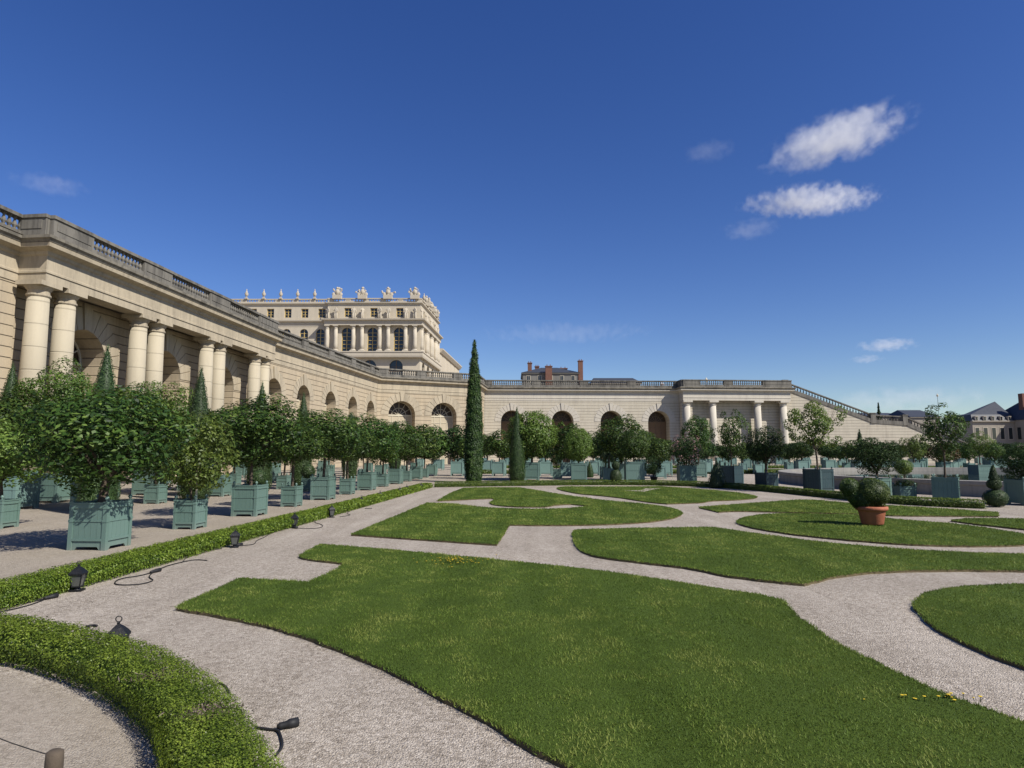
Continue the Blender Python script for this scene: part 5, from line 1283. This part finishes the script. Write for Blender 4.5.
# ------------------------------------------------------------ lanterns, cables, posts
def lantern_design():
    r = bpy.data.objects.new('lantern', None); COL.objects.link(r); r.empty_display_size = .1
    MB().box((0, 0, .012), (.17, .17, .024)).lathe([(.055, .02), (.04, .05), (.05, .07)], (0, 0, 0), 10).build('stand', M['iron'], r)
    b = MB(); z0, z1, w0, w1 = .07, .255, .055, .088
    for sx in (-1, 1):
        for sy in (-1, 1): b.tube([(sx*w0, sy*w0, z0), (sx*w1, sy*w1, z1)], .009, 5)
    b.box((0, 0, z0), (.125, .125, .016)); b.box((0, 0, z1+.006), (.205, .205, .02))
    f = b.build('lantern_frame', M['iron'], r)
    g = MB(); q = .95
    for (ax, ay), (bx, by) in (((-1, -1), (1, -1)), ((1, -1), (1, 1)), ((1, 1), (-1, 1)), ((-1, 1), (-1, -1))):
        g.add([(ax*w0*q, ay*w0*q, z0), (bx*w0*q, by*w0*q, z0), (bx*w1*q, by*w1*q, z1), (ax*w1*q, ay*w1*q, z1)], [(0, 1, 2, 3)])
    g.build('pane', M['lantern_glass'], f)
    MB().lathe([(.145, .268), (.105, .31), (.062, .345), (.03, .365), (.016, .375), (.02, .39), (.008, .40)], (0, 0, 0), 4).build('roof', M['iron'], r).rotation_euler = (0, 0, PI/4)
    rg_ = MB().tube([(math.cos(a)*.028, 0, .425+math.sin(a)*.028) for a in np.linspace(-PI/2, 1.5*PI, 17)], .0055, 5).build('ring', M['iron'], r)
    KIDS[r.name] = [o for o in COL.objects if o.parent == r]
    for k_ in KIDS[r.name]: KIDS[k_.name] = [o for o in COL.objects if o.parent == k_]
    return r
M['lantern_glass'] = mat('lantern_glass', (.07, .075, .07), .12, .6)
L0 = None
lan = [(75, 591, 'black lantern by the hedge foot beside a coiled cable, first from the curved hedge', .18, 1.0), (228, 547.5, 'black lantern by the hedge foot, second along, near the big first planter boxes', .3, 1.0), (289, 527.5, 'black lantern by the straight hedge, third along, with its cable trailing', .1, 1.0), (327, 517.5, 'black lantern by the straight hedge, fourth along its foot', .5, 1.0), (357.5, 506.8, 'black lantern by the straight hedge, fifth along its foot', .2, 1.0), (376.7, 500.6, 'black lantern by the straight hedge, sixth along its foot', .4, 1.0), (396.8, 495.5, 'black lantern by the straight hedge, seventh along its foot', .6, 1), (404, 492.8, 'black lantern by the straight hedge, eighth along its foot', .3, 1), (418.5, 490.2, 'black lantern by the straight hedge, last along its foot', .2, 1), (113, 662, 'black lantern with pyramid roof half hidden behind the curved hedge', .35, 1.0)]
for px, py, lb, rz, s in lan:
    if L0 is None: L0 = o = lantern_design()
    else: o = copy_tree(L0)
    x, y = gp(px, py); x += .14 if 80 < px and px != 113 else .03; o.location = (x, y, .002); o.rotation_euler = (0, 0, rz); o.scale = (.94, .94, .94); tag(o, lb, 'lantern', 'black garden lanterns')
def cable(pts, label, rad=.008, plug=None):
    P = [gp(x, y) for x, y in pts]
    Q = [Vector((*p, rad+.002)) for p in P]
    for _ in range(2):
        q_ = [Q[0]]
        for i in range(len(Q)-1): q_ += [Q[i]*.75+Q[i+1]*.25, Q[i]*.25+Q[i+1]*.75]
        Q = q_+[Q[-1]]
    c = Q[len(Q)//2]; mb = MB((c.x, c.y, 0)); mb.tube(Q, rad, 6)
    o = mb.build('cable', M['cable'], None, True, (c.x, c.y, 0)); tag(o, label, 'cable')
    if plug is not None:
        a, b = (Vector((*gp(*p), .03)) for p in plug)
        mb = MB((c.x, c.y, 0)); mb.tube([a, a.lerp(b, .15), a.lerp(b, .5), a.lerp(b, .55), b], [.014, .024, .027, .034, .034], 8); mb.build('plug', M['cable'], o, True)
cable([(-30, 612), (0, 609), (22, 604), (45, 600), (58, 594), (70, 591)], 'black cable with plug lying by the first lantern at the hedge foot', .009, ((44, 600.5), (57, 597.5)))
cable([(-30, 618), (0, 613), (30, 606), (48, 599)], 'second black cable curving in beside the hedge foot near the first lantern', .008)
cable([(207, 561), (195, 560), (180, 563), (165, 567), (152, 573.5), (148, 578), (155, 581), (142, 585), (120, 586), (113, 584), (120, 579), (140, 576.5), (152, 573)], 'looped black cable lying on the gravel path between the first two lanterns', .009, ((150, 574), (160, 571.5)))
cable([(182, 563), (186, 558), (200, 552), (222, 549)], 'thin black cable running from the loop to the second lantern', .007)
cable([(232, 547), (248, 545.5), (255, 544.5), (256, 541), (266, 537), (270, 533.5), (285, 529)], 'black cable winding between the second and third lanterns', .008, ((234, 546.8), (242, 545.5)))
cable([(296, 528.5), (312, 529), (322, 528), (323, 525), (314, 523), (316, 520), (325, 518)], 'black cable looping on the gravel beside the third lantern', .008, ((291, 528.2), (297, 528.8)))
cable([(340, 517), (348, 516), (351, 515), (345, 513.5), (358, 508)], 'short black cable curled near the fifth lantern', .008)
cable([(365, 509), (372, 508.5)], 'stub of black cable with plug on the gravel past the fifth lantern', .012)
cable([(255, 729), (268, 731), (278, 731.5), (281, 738), (283, 748), (276, 757)], 'black forked cable with plug lying on the gravel by the curved hedge end', .010, ((277, 731), (298, 726)))
cable([(219, 684), (226, 687), (229, 694)], 'short loop of black cable at the outer foot of the curved hedge', .008)
cable([(86, 628), (92, 626.5), (97, 627)], 'black plug end poking out behind the curved hedge', .013)
# stump post and its wire
x, Dp = gp(55, 751, .33)
mb = MB(); mb.lathe([(.047, -.1), (.046, .28), (.044, .325), (.03, .335)], (0, 0, 0), 14); mb.build('wooden_post', M['bark'], None, True, (x, Dp, 0)); tag(bpy.data.objects['wooden_post'], 'short weathered wooden post with wire inside the curved hedge', 'post')
a = Vector((x, Dp, .3)); b = Vector((-4.4, 4.9, .3)); mb = MB((x, Dp, 0)); mb.tube([a+(b-a)*t+Vector((0, 0, -.06*math.sin(PI*t))) for t in np.linspace(0, 1, 9)], .003, 4); tag(mb.build('wire', M['iron'], None, False, (x, Dp, 0)), 'thin sagging wire strung from the short wooden post', 'wire')

# ------------------------------------------------------------ people on the terrace
M['skin'] = mat('skin', (.42, .24, .17), .6)
for nm, c in (('navy', (.02, .025, .05)), ('black_cloth', (.015, .015, .017)), ('white_cloth', (.7, .7, .7)), ('grey_cloth', (.15, .15, .17)), ('denim', (.04, .06, .11)), ('hair', (.03, .02, .015))): M[nm] = mat(nm, c, .85)
def skin_part(name, J, E, Rr, m, parent, lv=1):
    me = bpy.data.meshes.new(name); skin_mesh(me, J, E, Rr); me.materials.append(m); o = link(name, me, parent)
    m1 = o.modifiers.new('s', 'SKIN'); m2 = o.modifiers.new('d', 'SUBSURF'); m2.levels = lv; m2.render_levels = lv; return o
def person(x, y, z, rz, shirt, trous, label):
    t = empty('person', (x, y, z), label, 'person', None, rz)
    J = [(0, 0, .95), (0, .01, 1.2), (0, 0, 1.42), (0, -.01, 1.52), (0, -.02, 1.60), (0, -.025, 1.70), (.19, 0, 1.40), (.25, .02, 1.14), (.22, -.14, .98), (.21, -.2, .95), (-.19, 0, 1.40), (-.26, .02, 1.14), (-.24, -.06, .9), (-.235, -.09, .82), (.1, 0, .9), (.11, -.02, .48), (.11, .03, .08), (.11, -.1, .04), (-.1, 0, .9), (-.11, -.02, .48), (-.12, .03, .08), (-.12, -.1, .04)]
    E = [(0, 1), (1, 2), (2, 3), (3, 4), (4, 5), (2, 6), (6, 7), (7, 8), (8, 9), (2, 10), (10, 11), (11, 12), (12, 13), (0, 14), (14, 15), (15, 16), (16, 17), (0, 18), (18, 19), (19, 20), (20, 21)]
    Rr = [.14, .13, .15, .06, .085, .095, .065, .045, .035, .04, .065, .045, .035, .04, .09, .06, .045, .04, .09, .06, .045, .04]
    skin_part('body', J, E, Rr, M['skin'], t)
    skin_part('shirt', [(0, 0, .93), (0, .01, 1.2), (0, 0, 1.40), (.2, 0, 1.40), (.25, .02, 1.2), (-.2, 0, 1.40), (-.26, .02, 1.2)], [(0, 1), (1, 2), (2, 3), (3, 4), (2, 5), (5, 6)], [.17, .16, .17, .085, .07, .085, .07], shirt, t)
    skin_part('trousers', [(0, 0, .95), (.1, 0, .88), (.11, -.02, .48), (.11, .03, .1), (-.1, 0, .88), (-.11, -.02, .48), (-.12, .03, .1)], [(0, 1), (1, 2), (2, 3), (0, 4), (4, 5), (5, 6)], [.165, .115, .085, .07, .115, .085, .07], trous, t)
    mb = MB(); mb.ball((0, .01, 1.735), (.098, .11, .085), 10, 7); mb.build('hair', M['hair'], t, True)
    mb = MB(); mb.ball((0, -.125, 1.665), (.018, .03, .03), 6, 4); mb.ball((.1, -.02, 1.66), (.015, .025, .035), 6, 4); mb.ball((-.1, -.02, 1.66), (.015, .025, .035), 6, 4); mb.build('face', M['skin'], t, True)
for px, L, Yd, sh_, tr_, rz, lb in ((197.5, 30.1, 51.9, 'navy', 'denim', 1.2, 'person in navy top leaning at the gallery balustrade over the third column pair'), (228.7, 30.1, 57.6, 'black_cloth', 'black_cloth', 1.5, 'person in black standing behind the gallery balustrade'), (237.6, 30.1, 59.8, 'black_cloth', 'denim', 1.0, 'dark-dressed person beside the end of the gallery colonnade'), (283.5, 31.5, 71.0, 'white_cloth', 'white_cloth', 1.3, 'person dressed in white behind the balustrade past the colonnade')):
    y = Yd; x = -L+AX*y
    person(x, y, tz+.02, rz, M[sh_], M[tr_], lb)
x = (664.3-512)/F*126; person(x, 127.2, tz+.02, .2, M['white_cloth'], M['grey_cloth'], 'person in white at the rear wing balustrade left of the porch')

# ------------------------------------------------------------ slim posts on the roofs
def lamp_post(x, y, z, h_, label):
    t = empty('lamp_post', (x, y, z), label, 'lamp post'); MB().lathe([(.16, 0), (.12, .3), (.06, .5), (.045, h_)], (0, 0, 0), 8).build('post', M['iron'], t)
    MB().lathe([(.05, h_), (.22, h_+.05), (.3, h_+.5), (.1, h_+.75), (.03, h_+.95)], (0, 0, 0), 8).build('lamp_head', M['cream'], t)
D = 190; zt = H+(HOR-393.5)*D/F; lamp_post((939-512)/F*D, D, 0, zt-1, 'tall thin lamp post with pale head standing behind the tall open tree')
D = 128; lamp_post((707.6-512)/F*D, D, tz, H+(HOR-379)*D/F-tz-.6, 'slim dark lamp post on the terrace above the porch')

rg_ = np.random.default_rng(21); PW, NW, TW = [], [], []
for i in range(46):
    c_ = np.array([rg_.uniform(150, 430), rg_.uniform(205, 250), rg_.uniform(2.5, 5)]); r_ = rg_.uniform(3, 5.5); d_ = sphere_dirs(420, rg_); PW.append(c_+d_*r_*np.array([1.2, 1.2, .95])*rg_.uniform(.75, 1.05, (420, 1))); NW.append(nrm(d_+rg_.normal(0, .4, (420, 3))+np.array([0, 0, .3]))); TW.append(np.full(420, rg_.uniform(.2, .7))+rg_.normal(0, .18, 420))
tag(link('woods', quads_mesh('woods', leaves(np.concatenate(PW), np.concatenate(NW), .95, .6, rg_), np.concatenate(TW), M['citrus'])), 'far line of green woods beyond the town houses', kind='stuff')

# ------------------------------------------------------------ clouds
def cloud(px, py, wpx, hpx, label, seed, dens=.03, Dc=1500, tilt=0.0, thr=.42, sc_=1.6):
    m = bpy.data.materials.new('cloud_vapour'); m.use_nodes = True; n = N(m); n.t.nodes.remove(n.b)
    c = n.coord('Object'); mp = n.n('ShaderNodeMapping'); mp.inputs['Location'].default_value = (seed*3.7, seed*1.3, 0); mp.inputs['Scale'].default_value = (wpx/hpx*.75, 1, 1); n.l(c, mp.inputs[0])
    f = n.noise(mp.outputs[0], sc_, 7, .62)
    ln_ = n.n('ShaderNodeVectorMath', operation='LENGTH'); n.l(c, ln_.inputs[0])
    e = n.math('SUBTRACT', 1.0, ln_.outputs['Value'], True)
    d = n.math('SUBTRACT', n.math('ADD', f, n.math('MULTIPLY', e, .42)), thr+.17)
    d = n.math('MULTIPLY', n.math('MULTIPLY', d, 3.6, True), n.math('MULTIPLY', e, 4.0, True), True)
    pv = n.n('ShaderNodeVolumePrincipled'); pv.inputs['Color'].default_value = (1, 1, 1, 1); pv.inputs['Anisotropy'].default_value = -.1; n.l(n.math('MULTIPLY', d, dens), pv.inputs['Density'])
    n.l(pv.outputs[0], n.out.inputs['Volume'])
    v = -(py-384)/F; dv = Vector(((px-512)/F, math.cos(TH)-math.sin(TH)*v, math.sin(TH)+math.cos(TH)*v)); p = dv*Dc
    bm = bmesh.new(); bmesh.ops.create_icosphere(bm, subdivisions=3, radius=1); me = bpy.data.meshes.new('cloud'); bm.to_mesh(me); bm.free(); me.materials.append(m)
    o = link('cloud', me, None, p+Vector((0, 0, H))); o.scale = (wpx/2*Dc/F, max(wpx*.3, hpx*.7)*Dc/F, hpx/2*Dc/F); o.rotation_euler = (0, -math.radians(tilt), math.atan2(-(px-512), F)*1.0)
    tag(o, label, 'cloud', 'small white clouds in the blue sky')
cloud(836, 139, 158, 52, 'largest white cloud, slanting upwards to one side high in the blue sky', 1, .013, tilt=9, thr=.41, sc_=2.3)
cloud(809, 201, 150, 27, 'flat-bottomed elongated white cloud just below the largest cloud', 2, .016, tilt=-5, thr=.41, sc_=2.2)
cloud(708, 151, 66, 26, 'faint wisp of cloud beside the largest cloud', 3, .0022)
cloud(752, 229, 70, 26, 'faint ragged wisp under the flat-bottomed cloud', 4, .0032)
cloud(49, 184, 84, 24, 'faint thin wisp of cloud alone above the long gallery', 5, .0022)
cloud(887, 345, 66, 17, 'small flat white cloud low over the great stairs', 6, .011)
cloud(867, 359, 40, 11, 'tiny cloud streak under the small low cloud', 7, .009)
cloud(900, 400, 190, 36, 'faint cloud bank low over the stairs and mansard house', 8, .001, Dc=2600)
cloud(566, 333, 210, 16, 'thin pale streak of cloud beside the cypress tip', 9, .0011)
